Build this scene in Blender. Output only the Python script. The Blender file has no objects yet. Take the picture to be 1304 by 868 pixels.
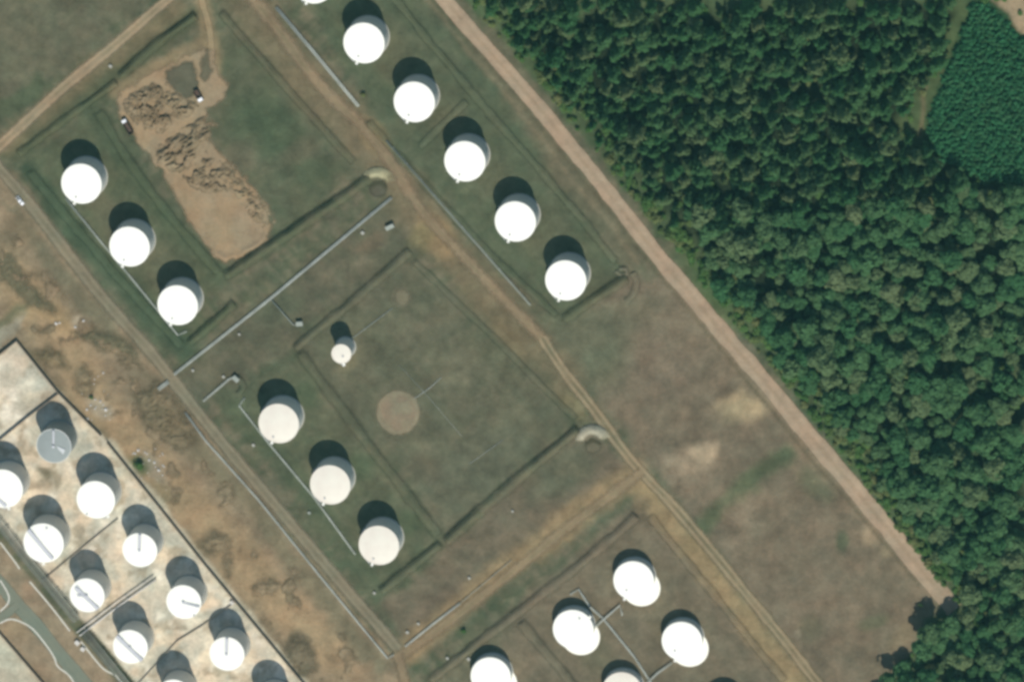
import bpy, math, random
import numpy as np
from mathutils import Vector, Matrix

# ------------------------------------------------------------------ camera, sky, sun, exposure
W, H = 1304.0, 868.0            # photograph pixels; 0.4 m of ground per pixel
MPP = 0.4
DIST = 4000.0
OFF = math.radians(18.4)        # the picture is taken from a little north-north-east of overhead
_dx, _dy = 0.447, 0.894
D = np.array([_dx * math.sin(OFF), _dy * math.sin(OFF), math.cos(OFF)]); D /= np.linalg.norm(D)
XC = np.array([D[2], 0.0, -D[0]]); XC /= np.linalg.norm(XC)
YC = np.cross(D, XC)
CAM = D * DIST
C = bpy.context.scene.collection
sc = bpy.context.scene
cd = bpy.data.cameras.new('camera'); cam = bpy.data.objects.new('camera', cd); C.objects.link(cam)
cd.sensor_width = 36.0
cd.lens = 36.0 * DIST / (W * MPP)
cd.clip_start = 100.0; cd.clip_end = 20000.0
cam.matrix_world = Matrix(((XC[0], YC[0], D[0], CAM[0]), (XC[1], YC[1], D[1], CAM[1]), (XC[2], YC[2], D[2], CAM[2]), (0, 0, 0, 1)))
sc.camera = cam
SUN_EL = math.radians(57.0)
SUN = Vector((0.335 * math.cos(SUN_EL), -0.942 * math.cos(SUN_EL), math.sin(SUN_EL))).normalized()
world = bpy.data.worlds.new('World'); sc.world = world; world.use_nodes = True
wn = world.node_tree.nodes; wl = world.node_tree.links; wn.clear()
sky = wn.new('ShaderNodeTexSky'); sky.sky_type = 'NISHITA'; sky.sun_disc = False
sky.sun_elevation = SUN_EL; sky.sun_rotation = math.atan2(SUN.x, SUN.y)
sky.air_density = 1.4; sky.dust_density = 0.5; sky.ozone_density = 2.0
bg = wn.new('ShaderNodeBackground'); bg.inputs['Strength'].default_value = 0.098
wo = wn.new('ShaderNodeOutputWorld'); wl.new(sky.outputs[0], bg.inputs[0]); wl.new(bg.outputs[0], wo.inputs[0])
sl = bpy.data.lights.new('sun', 'SUN'); sl.energy = 4.4; sl.angle = math.radians(0.5); sl.color = (1.0, 0.95, 0.855)
so = bpy.data.objects.new('sun', sl); C.objects.link(so)
so.rotation_euler = SUN.to_track_quat('Z', 'Y').to_euler(); so.location = (0, 0, 300)
sc.view_settings.view_transform = 'Standard'; sc.view_settings.look = 'None'
sc.view_settings.exposure = 0.0; sc.view_settings.gamma = 1.0
sc.view_settings.use_curve_mapping = False
sc.render.engine = 'CYCLES'
sc.cycles.max_bounces = 6; sc.cycles.volume_bounces = 0; sc.cycles.transparent_max_bounces = 12
sc.cycles.use_denoising = True
sc.cycles.pixel_filter_type = 'BLACKMAN_HARRIS'; sc.cycles.filter_width = 3.3   # soft satellite optics
ALB = 0.78                      # picture value -> surface colour

# ------------------------------------------------------------------ helpers
rnd = random.Random(7)

def G(px, py, z=0.0):
    """ground (or height z) point seen at a photograph pixel"""
    px = np.asarray(px, float); py = np.asarray(py, float)
    u = (px - W / 2) * MPP; v = (H / 2 - py) * MPP
    dx = u * XC[0] + v * YC[0] - D[0] * DIST
    dy = u * XC[1] + v * YC[1] - D[1] * DIST
    dz = u * XC[2] + v * YC[2] - D[2] * DIST
    t = (z - CAM[2]) / dz
    return CAM[0] + t * dx, CAM[1] + t * dy

def G3(px, py, z=0.0):
    x, y = G(px, py, z); return (float(x), float(y), z)

def lin(c):
    return tuple(((v / 255.0) / 12.92 if v / 255.0 <= 0.04045 else ((v / 255.0 + 0.055) / 1.055) ** 2.4) * ALB for v in c)

def _hash(ix, iy, s):
    n = (ix.astype(np.int64) * 374761393 + iy.astype(np.int64) * 668265263 + s * 974711) & 0x7fffffff
    n = ((n ^ (n >> 13)) * 1274126177) & 0x7fffffff
    return ((n ^ (n >> 16)) & 0xffff) / 65535.0

def vnoise(x, y, s=0):
    ix = np.floor(x); iy = np.floor(y); fx = x - ix; fy = y - iy
    fx = fx * fx * (3 - 2 * fx); fy = fy * fy * (3 - 2 * fy)
    a = _hash(ix, iy, s); b = _hash(ix + 1, iy, s); c = _hash(ix, iy + 1, s); d = _hash(ix + 1, iy + 1, s)
    return (a * (1 - fx) + b * fx) * (1 - fy) + (c * (1 - fx) + d * fx) * fy

def fbm(x, y, s=0, o=4):
    t = 0; a = 0.5; n = 0
    for k in range(o):
        t = t + a * vnoise(x, y, s + k * 17); n += a; a *= 0.5; x = x * 2.03 + 5.1; y = y * 2.03 - 3.7
    return t / n

def sstep(e0, e1, x):
    t = np.clip((x - e0) / (e1 - e0), 0, 1); return t * t * (3 - 2 * t)

def dist_line(px, py, pts):
    d = np.full(px.shape, 1e9)
    for (x0, y0), (x1, y1) in zip(pts[:-1], pts[1:]):
        ex, ey = x1 - x0, y1 - y0; L = ex * ex + ey * ey + 1e-9
        t = np.clip(((px - x0) * ex + (py - y0) * ey) / L, 0, 1)
        d = np.minimum(d, np.hypot(px - x0 - t * ex, py - y0 - t * ey))
    return d

def sd_poly(px, py, pts):
    """positive inside"""
    q = list(pts) + [pts[0]]
    d = dist_line(px, py, q); ins = np.zeros(px.shape, bool)
    for (x0, y0), (x1, y1) in zip(q[:-1], q[1:]):
        c = ((y0 > py) != (y1 > py))
        xi = (x1 - x0) * (py - y0) / ((y1 - y0) if y1 != y0 else 1e-9) + x0
        ins ^= c & (px < xi)
    return np.where(ins, d, -d)

class MB:
    def __init__(s): s.v = []; s.f = []
    def add(s, vs, fs):
        b = len(s.v); s.v += [tuple(v) for v in vs]; s.f += [tuple(b + i for i in f) for f in fs]; return s
    def box(s, c, size, rz=0.0):
        hx, hy, hz = size[0] / 2, size[1] / 2, size[2] / 2; ca, sa = math.cos(rz), math.sin(rz)
        vs = []
        for z in (-hz, hz):
            for x, y in ((-hx, -hy), (hx, -hy), (hx, hy), (-hx, hy)):
                vs.append((c[0] + x * ca - y * sa, c[1] + x * sa + y * ca, c[2] + z))
        return s.add(vs, [(3, 2, 1, 0), (4, 5, 6, 7), (0, 1, 5, 4), (1, 2, 6, 5), (2, 3, 7, 6), (3, 0, 4, 7)])
    def prism(s, poly, z0, z1):
        n = len(poly)
        vs = [(x, y, z0) for x, y in poly] + [(x, y, z1) for x, y in poly]
        return s.add(vs, [tuple(range(n - 1, -1, -1)), tuple(range(n, 2 * n))] + [(i, (i + 1) % n, n + (i + 1) % n, n + i) for i in range(n)])
    def lathe(s, prof, seg=48, cx=0, cy=0, a0=0.0):
        vs = []; fs = []; m = len(prof)
        for i in range(seg):
            a = a0 + 2 * math.pi * i / seg
            for r, z in prof: vs.append((cx + r * math.cos(a), cy + r * math.sin(a), z))
        for i in range(seg):
            j = (i + 1) % seg
            for k in range(m - 1): fs.append((i * m + k, j * m + k, j * m + k + 1, i * m + k + 1))
        return s.add(vs, fs)
    def tube(s, pts, r, seg=8, cap=True):
        pts = [Vector(p) for p in pts]; vs = []; fs = []; n = len(pts)
        for i, p in enumerate(pts):
            t = (pts[min(i + 1, n - 1)] - pts[max(i - 1, 0)]).normalized()
            a = t.cross(Vector((0, 0, 1)));
            if a.length < 1e-3: a = Vector((1, 0, 0))
            a.normalize(); b = a.cross(t)
            rr = r[i] if isinstance(r, (list, tuple)) else r
            for k in range(seg):
                an = 2 * math.pi * k / seg; q = p + (a * math.cos(an) + b * math.sin(an)) * rr; vs.append(tuple(q))
        for i in range(n - 1):
            for k in range(seg):
                l = (k + 1) % seg; fs.append((i * seg + k, (i + 1) * seg + k, (i + 1) * seg + l, i * seg + l))
        if cap: fs += [tuple(range(seg)), tuple(range((n - 1) * seg + seg - 1, (n - 1) * seg - 1, -1))]
        return s.add(vs, fs)
    def mesh(s, name, mat, smooth=False):
        me = bpy.data.meshes.new(name); me.from_pydata(s.v, [], s.f); me.materials.append(mat)
        if smooth: me.polygons.foreach_set('use_smooth', [True] * len(me.polygons))
        me.update(); return me
    def build(s, name, mat, parent=None, smooth=False):
        return link(name, s.mesh(name, mat, smooth), parent)

def link(name, me, parent=None):
    o = bpy.data.objects.new(name, me); C.objects.link(o)
    if parent is not None: o.parent = parent
    return o

def tag(o, label=None, cat=None, group=None, kind=None):
    if label: o['label'] = label
    if cat: o['category'] = cat
    if group: o['group'] = group
    if kind: o['kind'] = kind
    return o

def thing(name, label, cat, loc, rz=0.0, group=None):
    o = bpy.data.objects.new(name, None); C.objects.link(o)
    o.location = loc; o.rotation_euler = (0, 0, rz); o.empty_display_size = 0.5
    return tag(o, label, cat, group)

# ------------------------------------------------------------------ materials
class NT:
    def __init__(s, name):
        s.m = bpy.data.materials.new(name); s.m.use_nodes = True; s.t = s.m.node_tree; s.t.nodes.clear()
        s.out = s.n('ShaderNodeOutputMaterial')
    def n(s, ty, **kw):
        x = s.t.nodes.new(ty)
        for k, v in kw.items(): setattr(x, k, v)
        return x
    def l(s, a, b): s.t.links.new(a, b)
    def math(s, op, a, b=None, clamp=False):
        x = s.n('ShaderNodeMath', operation=op, use_clamp=clamp)
        for i, v in enumerate((a, b)):
            if v is None: continue
            if hasattr(v, 'is_output'): s.l(v, x.inputs[i])
            else: x.inputs[i].default_value = v
        return x.outputs[0]
    def noise(s, scale, detail=4, rough=0.6, vec=None):
        x = s.n('ShaderNodeTexNoise'); x.inputs['Scale'].default_value = scale; x.inputs['Detail'].default_value = detail; x.inputs['Roughness'].default_value = rough
        if vec is not None: s.l(vec, x.inputs['Vector'])
        return x.outputs['Fac']
    def mapr(s, v, a, b, c, d):
        x = s.n('ShaderNodeMapRange'); s.l(v, x.inputs[0])
        for i, q in enumerate((a, b, c, d)): x.inputs[i + 1].default_value = q
        return x.outputs[0]
    def mulcol(s, col, fac):
        x = s.n('ShaderNodeVectorMath', operation='SCALE'); s.l(col, x.inputs[0])
        if hasattr(fac, 'is_output'): s.l(fac, x.inputs['Scale'])
        else: x.inputs['Scale'].default_value = fac
        return x.outputs[0]
    def mix(s, fac, a, b):
        x = s.n('ShaderNodeMix', data_type='RGBA')
        if hasattr(fac, 'is_output'): s.l(fac, x.inputs[0])
        else: x.inputs[0].default_value = fac
        for v, i in ((a, 6), (b, 7)):
            if hasattr(v, 'is_output'): s.l(v, x.inputs[i])
            else: x.inputs[i].default_value = (*v, 1)
        return x.outputs[2]

def mat_earth(name, rough=0.95, fade=False, fine=0.33, bump=0.5):
    m = NT(name); geo = m.n('ShaderNodeNewGeometry'); pos = geo.outputs['Position']
    col = m.n('ShaderNodeAttribute', attribute_name='Col').outputs['Color']
    a = m.noise(0.11, 5, 0.62, pos); b = m.noise(0.55, 4, 0.65, pos); c = m.noise(2.6, 3, 0.7, pos)
    f = m.math('ADD', m.mapr(a, 0.25, 0.75, 1 - fine * .8, 1 + fine * .8), m.mapr(b, 0.25, 0.75, -fine * .55, fine * .55))
    f = m.math('ADD', f, m.mapr(c, 0.25, 0.75, -fine * .6, fine * .6))
    cc = m.mulcol(col, f)
    hue = m.noise(0.07, 5, 0.6, pos)
    t = m.n('ShaderNodeVectorMath', operation='MULTIPLY'); m.l(cc, t.inputs[0])
    m.l(m.mix(m.mapr(hue, 0.3, 0.7, 0, 1), (1.05, 0.985, 0.94), (0.95, 1.015, 1.0)), t.inputs[1])
    p = m.n('ShaderNodeBsdfPrincipled'); m.l(t.outputs[0], p.inputs['Base Color']); p.inputs['Roughness'].default_value = rough
    p.inputs['Specular IOR Level'].default_value = 0.1
    if bump:
        bn = m.n('ShaderNodeBump'); bn.inputs['Strength'].default_value = bump; bn.inputs['Distance'].default_value = 0.5
        m.l(m.math('ADD', m.noise(0.9, 5, 0.7, pos), m.math('MULTIPLY', a, 2.0)), bn.inputs['Height']); m.l(bn.outputs[0], p.inputs['Normal'])
    if fade:
        fd = m.n('ShaderNodeAttribute', attribute_name='fade').outputs['Fac']
        nz = m.math('ADD', m.mapr(m.noise(0.35, 5, 0.7, pos), 0.2, 0.8, -0.55, 0.55), m.mapr(m.noise(1.7, 3, 0.7, pos), 0.2, 0.8, -0.3, 0.3))
        inside = m.math('MULTIPLY', m.math('SUBTRACT', 1.0, fd), fd)
        al = m.math('ADD', fd, m.math('MULTIPLY', m.math('MULTIPLY', inside, 3.4), nz), True)
        tr = m.n('ShaderNodeBsdfTransparent'); mx = m.n('ShaderNodeMixShader'); m.l(al, mx.inputs[0]); m.l(tr.outputs[0], mx.inputs[1]); m.l(p.outputs[0], mx.inputs[2])
        m.l(mx.outputs[0], m.out.inputs[0])
    else: m.l(p.outputs[0], m.out.inputs[0])
    return m.m

def mat_plain(name, col, rough=0.6, var=0.12, scale=1.2, metal=0.0, stain=None, stain_amt=0.0, spec=0.3):
    m = NT(name); tc = m.n('ShaderNodeTexCoord').outputs['Object']
    f = m.mapr(m.noise(scale, 4, 0.6, tc), 0.25, 0.75, 1 - var, 1 + var)
    rgb = m.n('ShaderNodeRGB'); rgb.outputs[0].default_value = (*col, 1)
    cc = m.mulcol(rgb.outputs[0], f)
    if stain:
        cc = m.mix(m.math('MULTIPLY', m.mapr(m.noise(scale * 0.25, 5, 0.65, tc), 0.42, 0.68, 0, 1), stain_amt), cc, stain)
    p = m.n('ShaderNodeBsdfPrincipled'); m.l(cc, p.inputs['Base Color']); p.inputs['Roughness'].default_value = rough; p.inputs['Metallic'].default_value = metal
    p.inputs['Specular IOR Level'].default_value = spec
    m.l(p.outputs[0], m.out.inputs[0]); return m.m

def mat_leaf(name, c1, c2, c3):
    m = NT(name); oi = m.n('ShaderNodeObjectInfo'); geo = m.n('ShaderNodeNewGeometry')
    r = oi.outputs['Random']
    c = m.mix(r, c1, c2)
    r2 = m.math('FRACT', m.math('MULTIPLY', r, 7.31))
    c = m.mix(m.mapr(r2, 0.55, 1.0, 0.0, 1.0), c, c3)
    n = m.noise(0.7, 3, 0.7, geo.outputs['Position'])
    c = m.mulcol(c, m.mapr(n, 0.25, 0.75, 0.65, 1.35))
    d = m.n('ShaderNodeBsdfDiffuse'); m.l(c, d.inputs[0])
    t = m.n('ShaderNodeBsdfTranslucent'); m.l(c, t.inputs[0])
    mx = m.n('ShaderNodeMixShader'); mx.inputs[0].default_value = 0.16; m.l(d.outputs[0], mx.inputs[1]); m.l(t.outputs[0], mx.inputs[2])
    m.l(mx.outputs[0], m.out.inputs[0]); return m.m

M = {}
M['ground'] = mat_earth('ground_soil')
M['earth_fade'] = mat_earth('bare_earth', fade=True, fine=0.24)
M['earth_rough'] = mat_earth('loose_earth', fade=True, fine=0.3, bump=0.7)
M['asphalt'] = mat_earth('asphalt', fade=True, fine=0.10, bump=0.1)
M['white'] = mat_plain('white_tank_paint', (0.86, 0.84, 0.75), 0.55, 0.03, 0.3)
M['cream'] = mat_plain('weathered_cream_roof_paint', (0.74, 0.69, 0.58), 0.7, 0.05, 0.5, stain=(0.62, 0.53, 0.45), stain_amt=0.55)
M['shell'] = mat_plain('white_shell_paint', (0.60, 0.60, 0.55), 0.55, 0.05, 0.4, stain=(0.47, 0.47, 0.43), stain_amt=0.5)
M['grey_roof'] = mat_plain('grey_floating_roof', (0.27, 0.295, 0.28), 0.7, 0.10, 0.4, stain=(0.20, 0.215, 0.20), stain_amt=0.6)
M['pale_patch'] = mat_plain('pale_new_plate', (0.52, 0.53, 0.52), 0.6, 0.05)
M['steel'] = mat_plain('galvanised_steel', (0.42, 0.42, 0.42), 0.5, 0.08, 2.0)
M['walkway'] = mat_plain('grey_walkway_grating', (0.50, 0.50, 0.52), 0.7, 0.08, 2.0)
M['dark'] = mat_plain('dark_steel', (0.10, 0.105, 0.10), 0.6, 0.1)
M['pipe'] = mat_plain('weathered_aluminium_lagging', (0.40, 0.42, 0.37), 0.6, 0.3, 0.12)
M['pipe_dull'] = mat_plain('dull_grey_pipe_paint', (0.26, 0.28, 0.24), 0.7, 0.15, 0.3)
M['pipe_dark'] = mat_plain('dark_rack_pipe', (0.16, 0.16, 0.135), 0.7, 0.15, 0.3)
M['concrete'] = mat_plain('concrete', (0.34, 0.33, 0.28), 0.9, 0.10, 0.8)
M['bright_white'] = mat_plain('bright_white', (0.86, 0.83, 0.72), 0.8, 0.03, 0.3)  # colour of the added disc that imitates the sunlit tank wall
M['kerb'] = mat_plain('pale_kerb_concrete', (0.55, 0.53, 0.45), 0.9, 0.15, 0.5)
M['wall_panel'] = mat_plain('dark_brown_wall_panel', (0.26, 0.205, 0.15), 0.9, 0.15, 0.6)
M['wall_post'] = mat_plain('wall_post_concrete', (0.27, 0.235, 0.19), 0.9, 0.12, 0.6)
M['low_wall'] = mat_plain('low_brown_wall', (0.30, 0.25, 0.19), 0.9, 0.2, 0.4)
M['bark'] = mat_plain('bark', (0.10, 0.075, 0.055), 0.9, 0.2, 1.0)
M['rubble'] = mat_plain('broken_concrete', (0.55, 0.52, 0.47), 0.9, 0.15, 1.0)
M['car_white'] = mat_plain('white_car_paint', (0.8, 0.8, 0.8), 0.35, 0.02, 1.0, spec=0.5)
M['truck_brown'] = mat_plain('dark_brown_truck_paint', (0.07, 0.04, 0.028), 0.6, 0.15, 0.8)
M['glass'] = mat_plain('dark_window_glass', (0.03, 0.035, 0.04), 0.15, 0.02, 1.0, spec=0.6)
M['rubber'] = mat_plain('black_tyre_rubber', (0.03, 0.03, 0.03), 0.9, 0.1)
M['leaf_conifer'] = mat_leaf('conifer_needles', (0.038, 0.108, 0.040), (0.060, 0.128, 0.050), (0.112, 0.148, 0.066))
M['leaf_broad'] = mat_leaf('broadleaf_foliage', (0.041, 0.112, 0.044), (0.068, 0.138, 0.056), (0.118, 0.156, 0.072))
M['leaf_young'] = mat_leaf('young_plantation_foliage', (0.036, 0.14, 0.06), (0.044, 0.152, 0.066), (0.056, 0.152, 0.066))
M['leaf_shrub'] = mat_leaf('shrub_foliage', (0.065, 0.14, 0.04), (0.095, 0.165, 0.05), (0.155, 0.165, 0.068))

# ------------------------------------------------------------------ what grows or lies where (surface colour by place)
FOREST = [(583, -10), (1330, -10), (1330, 900), (1100, 900), (1150, 835), (1186, 787), (1218, 772), (1160, 700), (1085, 600), (1020, 520), (960, 445), (905, 380), (860, 325), (800, 250), (740, 175), (660, 80)]
YARD = [(20, 434), (75, 500), (135, 562), (262, 718), (390, 873), (470, 960), (250, 960), (150, 840), (90, 770), (40, 712), (-10, 655), (-200, 420), (-60, 500)]

def paint(px, py):
    n1 = fbm(px / 46, py / 46, 3, 4); n2 = fbm(px / 46, py / 46, 31, 4)
    wx = px + (n1 - .5) * 26 + (fbm(px / 11, py / 11, 5, 3) - .5) * 9
    wy = py + (n2 - .5) * 26 + (fbm(px / 11, py / 11, 8, 3) - .5) * 9
    col = np.empty(px.shape + (3,)); col[:] = lin((97, 96, 75))
    def lay(mask, c, amt=1.0):
        nonlocal col
        m = (np.clip(mask, 0, 1) * amt)[..., None]; col = col * (1 - m) + np.array(lin(c)) * m
    def poly(pts, c, soft=6, amt=1.0, warp=True):
        a, b = (wx, wy) if warp else (px + (wx - px) * .25, py + (wy - py) * .25)
        lay(sstep(-soft, soft, sd_poly(a, b, pts)), c, amt)
    def band(pts, w, c, soft=5, amt=1.0, warp=0.4):
        a = px + (wx - px) * warp; b = py + (wy - py) * warp
        lay(1 - sstep(w - soft, w + soft, dist_line(a, b, pts)), c, amt)
    def blob(x, y, rx, ry, c, rot=0.0, amt=1.0, soft=0.45, warp=0.6):
        a = px + (wx - px) * warp - x; b = py + (wy - py) * warp - y; ca, sa = math.cos(rot), math.sin(rot)
        u = (a * ca + b * sa) / rx; v = (-a * sa + b * ca) / ry
        lay(1 - sstep(1 - soft, 1 + soft, np.hypot(u, v)), c, amt)
    # large-scale mottling of grass: brown, green
    lay(sstep(.45, .7, fbm(px / 70, py / 70, 51, 5)), (112, 102, 82), .6)
    lay(sstep(.48, .72, fbm(px / 60, py / 60, 77, 5)), (80, 92, 68), .6)
    for ang, sd_, c, am in ((.86, 131, (120, 112, 91), .38), (-.66, 141, (118, 108, 88), .30), (.86, 151, (78, 86, 63), .38), (-.66, 161, (80, 88, 66), .32)):
        u = px * math.cos(ang) + py * math.sin(ang); v = -px * math.sin(ang) + py * math.cos(ang)
        lay(sstep(.48, .68, fbm(u / 90 + (n1 - .5), v / 7 + (n2 - .5) * 3, sd_, 4)), c, am * 1.5)
    lay(sstep(.5, .72, fbm(px / 13, py / 13, 171, 4)), (122, 112, 90), .45); lay(sstep(.5, .72, fbm(px / 13, py / 13, 181, 4)), (74, 84, 60), .45)
    # north-west field
    poly([(-200, -200), (215, -60), (175, 10), (60, 110), (-200, 320)], (103, 99, 79), 8, .7)
    poly([(-60, 160), (-60, 205), (62, 112), (50, 98)], (76, 86, 62), 5, .7)
    # verge of road C and the long bank
    band([(245, 20), (150, 95), (20, 195)], 12, (86, 90, 66), 8, .8)
    band([(225, 10), (120, 90), (5, 185)], 14, (128, 112, 84), 9, .6)
    # tank row A enclosure and verge
    poly([(350, -60), (545, -60), (690, 210), (800, 345), (716, 410), (600, 300), (480, 160)], (84, 92, 70), 10, .75)
    poly([(530, -60), (560, -40), (850, 320), (810, 350), (700, 220)], (108, 101, 80), 10, .75)
    for (x, y) in ((463, 55), (528, 130), (592, 205), (656, 282), (720, 357)):
        blob(x + 34, y + 14, 34, 30, (97, 93, 72), .9, .5)
    # tank row B enclosure
    poly([(30, 205), (125, 140), (290, 355), (235, 440)], (88, 93, 70), 9, .7)
    band([(35, 220), (130, 335), (235, 447)], 13, (74, 88, 66), 8, .85)
    band([(118, 140), (190, 250), (285, 350)], 12, (80, 90, 67), 8, .7)
    poly([(115, 215), (250, 365), (225, 400), (100, 250)], (104, 97, 77), 10, .5)
    # field beside the pit
    poly([(270, 20), (460, 215), (345, 300), (270, 190)], (88, 91, 69), 12, .7)
    blob(335, 160, 45, 36, (76, 91, 66), .5, .6); blob(395, 220, 30, 20, (78, 90, 66), .2, .5)
    blob(305, 200, 20, 30, (108, 100, 80), .6, .6); blob(380, 190, 24, 14, (105, 98, 78), -.5, .5)
    # strip with the long pipe
    poly([(225, 475), (495, 250), (530, 315), (380, 430), (270, 520)], (99, 93, 75), 10, .6)
    blob(475, 310, 22, 9, (112, 97, 77), -.6, .6); blob(360, 392, 30, 16, (82, 92, 72), -.6, .4)
    # field C
    poly([(378, 440), (520, 325), (730, 535), (568, 682)], (101, 98, 78), 10, .7)
    blob(580, 468, 26, 22, (112, 108, 86), 0, .6); blob(655, 540, 22, 18, (112, 110, 87), 0, .6); blob(610, 600, 70, 35, (96, 97, 78), -.6, .6)
    blob(512, 378, 11, 12, (125, 119, 96), 0, .85, .3, .2); blob(545, 600, 22, 14, (104, 94, 76), .4, .4)
    blob(446, 460, 14, 9, (125, 113, 86), -.3, .6); blob(420, 520, 30, 50, (104, 97, 77), -.6, .4)
    blob(640, 430, 60, 34, (92, 93, 71), .8, .5)
    # tank row C enclosure
    poly([(300, 505), (375, 445), (560, 688), (485, 755)], (92, 95, 73), 8, .65)
    band([(285, 505), (380, 610), (480, 752)], 14, (84, 92, 69), 8, .7)
    for (x, y) in ((462, 590), (520, 665), (395, 500)): blob(x, y, 16, 20, (78, 92, 66), .6, .5)
    # strip south of C
    poly([(490, 765), (575, 690), (735, 545), (815, 598), (520, 825)], (113, 101, 83), 8, .75)
    blob(715, 600, 50, 26, (97, 99, 78), -.6, .7); blob(560, 770, 40, 20, (116, 100, 82), -.6, .5)
    band([(520, 825), (600, 765), (720, 670), (800, 605)], 12, (102, 100, 77), 8, .7)
    # tank group D
    poly([(540, 880), (815, 628), (860, 660), (1030, 900), (540, 960)], (119, 107, 88), 10, .8)
    poly([(540, 880), (620, 790), (660, 790), (600, 900)], (98, 98, 77), 10, .6)
    blob(850, 790, 20, 60, (116, 108, 86), -.6, .5); blob(760, 830, 20, 30, (104, 102, 80), -.6, .5)
    # east field
    poly([(705, 430), (800, 345), (850, 345), (1200, 770), (1120, 880), (1045, 880), (830, 600)], (121, 107, 88), 12, .85)
    blob(745, 445, 60, 55, (99, 101, 79), .8, .85); blob(790, 405, 60, 22, (106, 103, 82), -.5, .6)
    blob(845, 470, 45, 35, (118, 103, 86), .3, .4); blob(1045, 610, 28, 22, (98, 100, 76), .7, .7)
    band([(880, 690), (905, 655), (960, 610), (1005, 575)], 11, (88, 97, 70), 8, .85, .8)
    blob(1070, 690, 10, 14, (88, 98, 72), 0, .7); blob(1110, 790, 20, 9, (98, 98, 74), -.3, .7); blob(1030, 800, 16, 16, (106, 100, 78), 0, .6)
    blob(947, 516, 30, 17, (172, 154, 121), -.3, 1.0, .6, 1.2); blob(975, 498, 26, 10, (158, 142, 113), .75, .8, .6, 1.2)
    blob(878, 590, 34, 20, (158, 140, 115), -.4, .95, .6, 1.3); blob(895, 578, 18, 12, (172, 152, 124), -.2, .9, .6, 1.2); blob(873, 615, 10, 10, (138, 126, 104), 0, .6)
    blob(940, 652, 22, 20, (144, 127, 104), 0, .8, .6, 1.2); blob(1112, 680, 12, 14, (162, 144, 116), 0, .9); blob(1131, 703, 8, 8, (150, 136, 106), 0, .8); blob(930, 690, 14, 9, (134, 119, 98), 0, .6)
    blob(1160, 800, 40, 10, (135, 118, 92), -.65, .6); blob(1015, 810, 5, 5, (145, 137, 115), 0, .6)
    band([(855, 350), (930, 450), (1060, 605), (1180, 750)], 12, (132, 116, 94), 8, .7)
    band([(546, -5), (640, 103), (738, 222), (824, 330), (850, 362), (940, 472), (1030, 580), (1100, 660), (1170, 745)], 1.6, (88, 80, 60), 1.6, .7, .15)
    band([(538, -5), (632, 106), (728, 226), (815, 334)], 3.0, (128, 116, 92), 2.5, .6, .3)
    # verges of road B
    band([(312, 0), (400, 110), (500, 225), (590, 335), (720, 480)], 24, (124, 109, 84), 15, .7, .9)
    blob(560, 300, 34, 18, (143, 120, 88), .85, .8); blob(540, 300, 16, 16, (128, 118, 84), .6, .6); blob(480, 175, 22, 16, (140, 120, 88), .8, .8)
    blob(650, 430, 10, 34, (118, 104, 78), -.75, .7); blob(730, 515, 22, 10, (128, 116, 86), .8, .7); blob(465, 160, 14, 10, (135, 120, 92), .8, .6)
    band([(812, 618), (888, 708), (1000, 850), (1020, 880)], 15, (152, 131, 97), 9, .85, .8)
    band([(800, 606), (715, 668), (620, 742), (520, 826)], 16, (150, 128, 96), 9, .85, .8)
    blob(815, 640, 12, 10, (120, 108, 84), 0, .8)
    # bare ground left of road D
    poly([(-60, 190), (15, 225), (90, 325), (205, 470), (290, 575), (420, 740), (505, 835), (545, 900), (400, 900), (140, 562), (75, 500), (20, 432), (-60, 490)], (144, 126, 101), 9, .97)
    poly([(5, 255), (45, 290), (150, 420), (205, 490), (150, 450), (60, 350)], (112, 106, 84), 8, .8)
    blob(55, 370, 26, 24, (108, 104, 84), .8, .75); blob(20, 300, 20, 30, (124, 112, 88), .8, .6)
    band([(0, 345), (40, 380), (85, 440), (110, 500), (165, 560), (240, 640), (330, 740), (420, 830)], 26, (162, 138, 106), 14, .9, .8)
    band([(20, 395), (70, 395), (90, 420)], 9, (164, 138, 102), 7, .7, 1.0)
    poly([(-10, 415), (35, 398), (32, 412), (-10, 440)], (150, 146, 128), 5, .7)
    poly([(-10, 402), (36, 386), (38, 396), (-10, 418)], (98, 100, 76), 5, .8)
    blob(103, 412, 12, 8, (172, 160, 138), .4, .7); blob(185, 500, 22, 30, (118, 108, 86), -.3, .6); blob(215, 530, 24, 22, (112, 104, 82), .6, .6)
    blob(178, 590, 15, 12, (72, 88, 56), .3, .8, .4); blob(205, 625, 18, 16, (118, 110, 84), .6, .6)
    band([(245, 560), (330, 655), (420, 770), (480, 845)], 12, (112, 106, 83), 9, .7, .9)
    blob(330, 720, 14, 40, (150, 128, 98), -.7, .6); blob(272, 690, 14, 18, (122, 112, 88), .2, .5); blob(380, 828, 16, 22, (122, 112, 90), .2, .7); blob(440, 850, 30, 16, (144, 122, 94), .4, .6)
    blob(465, 845, 8, 8, (118, 96, 74), 0, .5)
    blob(128, 518, 20, 12, (160, 150, 130), .5, .7); blob(196, 594, 10, 24, (162, 150, 128), -.6, .7); blob(105, 490, 12, 12, (120, 106, 82), 0, .6)
    for (x, y, a) in ((62, 448, .6), (72, 460, .5), (102, 470, .4), (195, 505, .5), (208, 540, .6), (228, 552, .6), (240, 545, .5), (262, 690, .4), (276, 680, .4), (292, 722, .5), (372, 815, .5), (392, 850, .4), (130, 440, .5), (160, 440, .5), (40, 350, .5), (20, 325, .5)):
        blob(x, y, 9, 5, (100, 90, 70), a * 2 - 1, a * .7, .6, 1.4)
    # tank yard E
    poly(YARD, (214, 202, 180), 2.5, 1.0, False)
    yn = fbm(px / 26, py / 26, 91, 5); ym = sstep(-1, 4, sd_poly(px, py, YARD))
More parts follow.
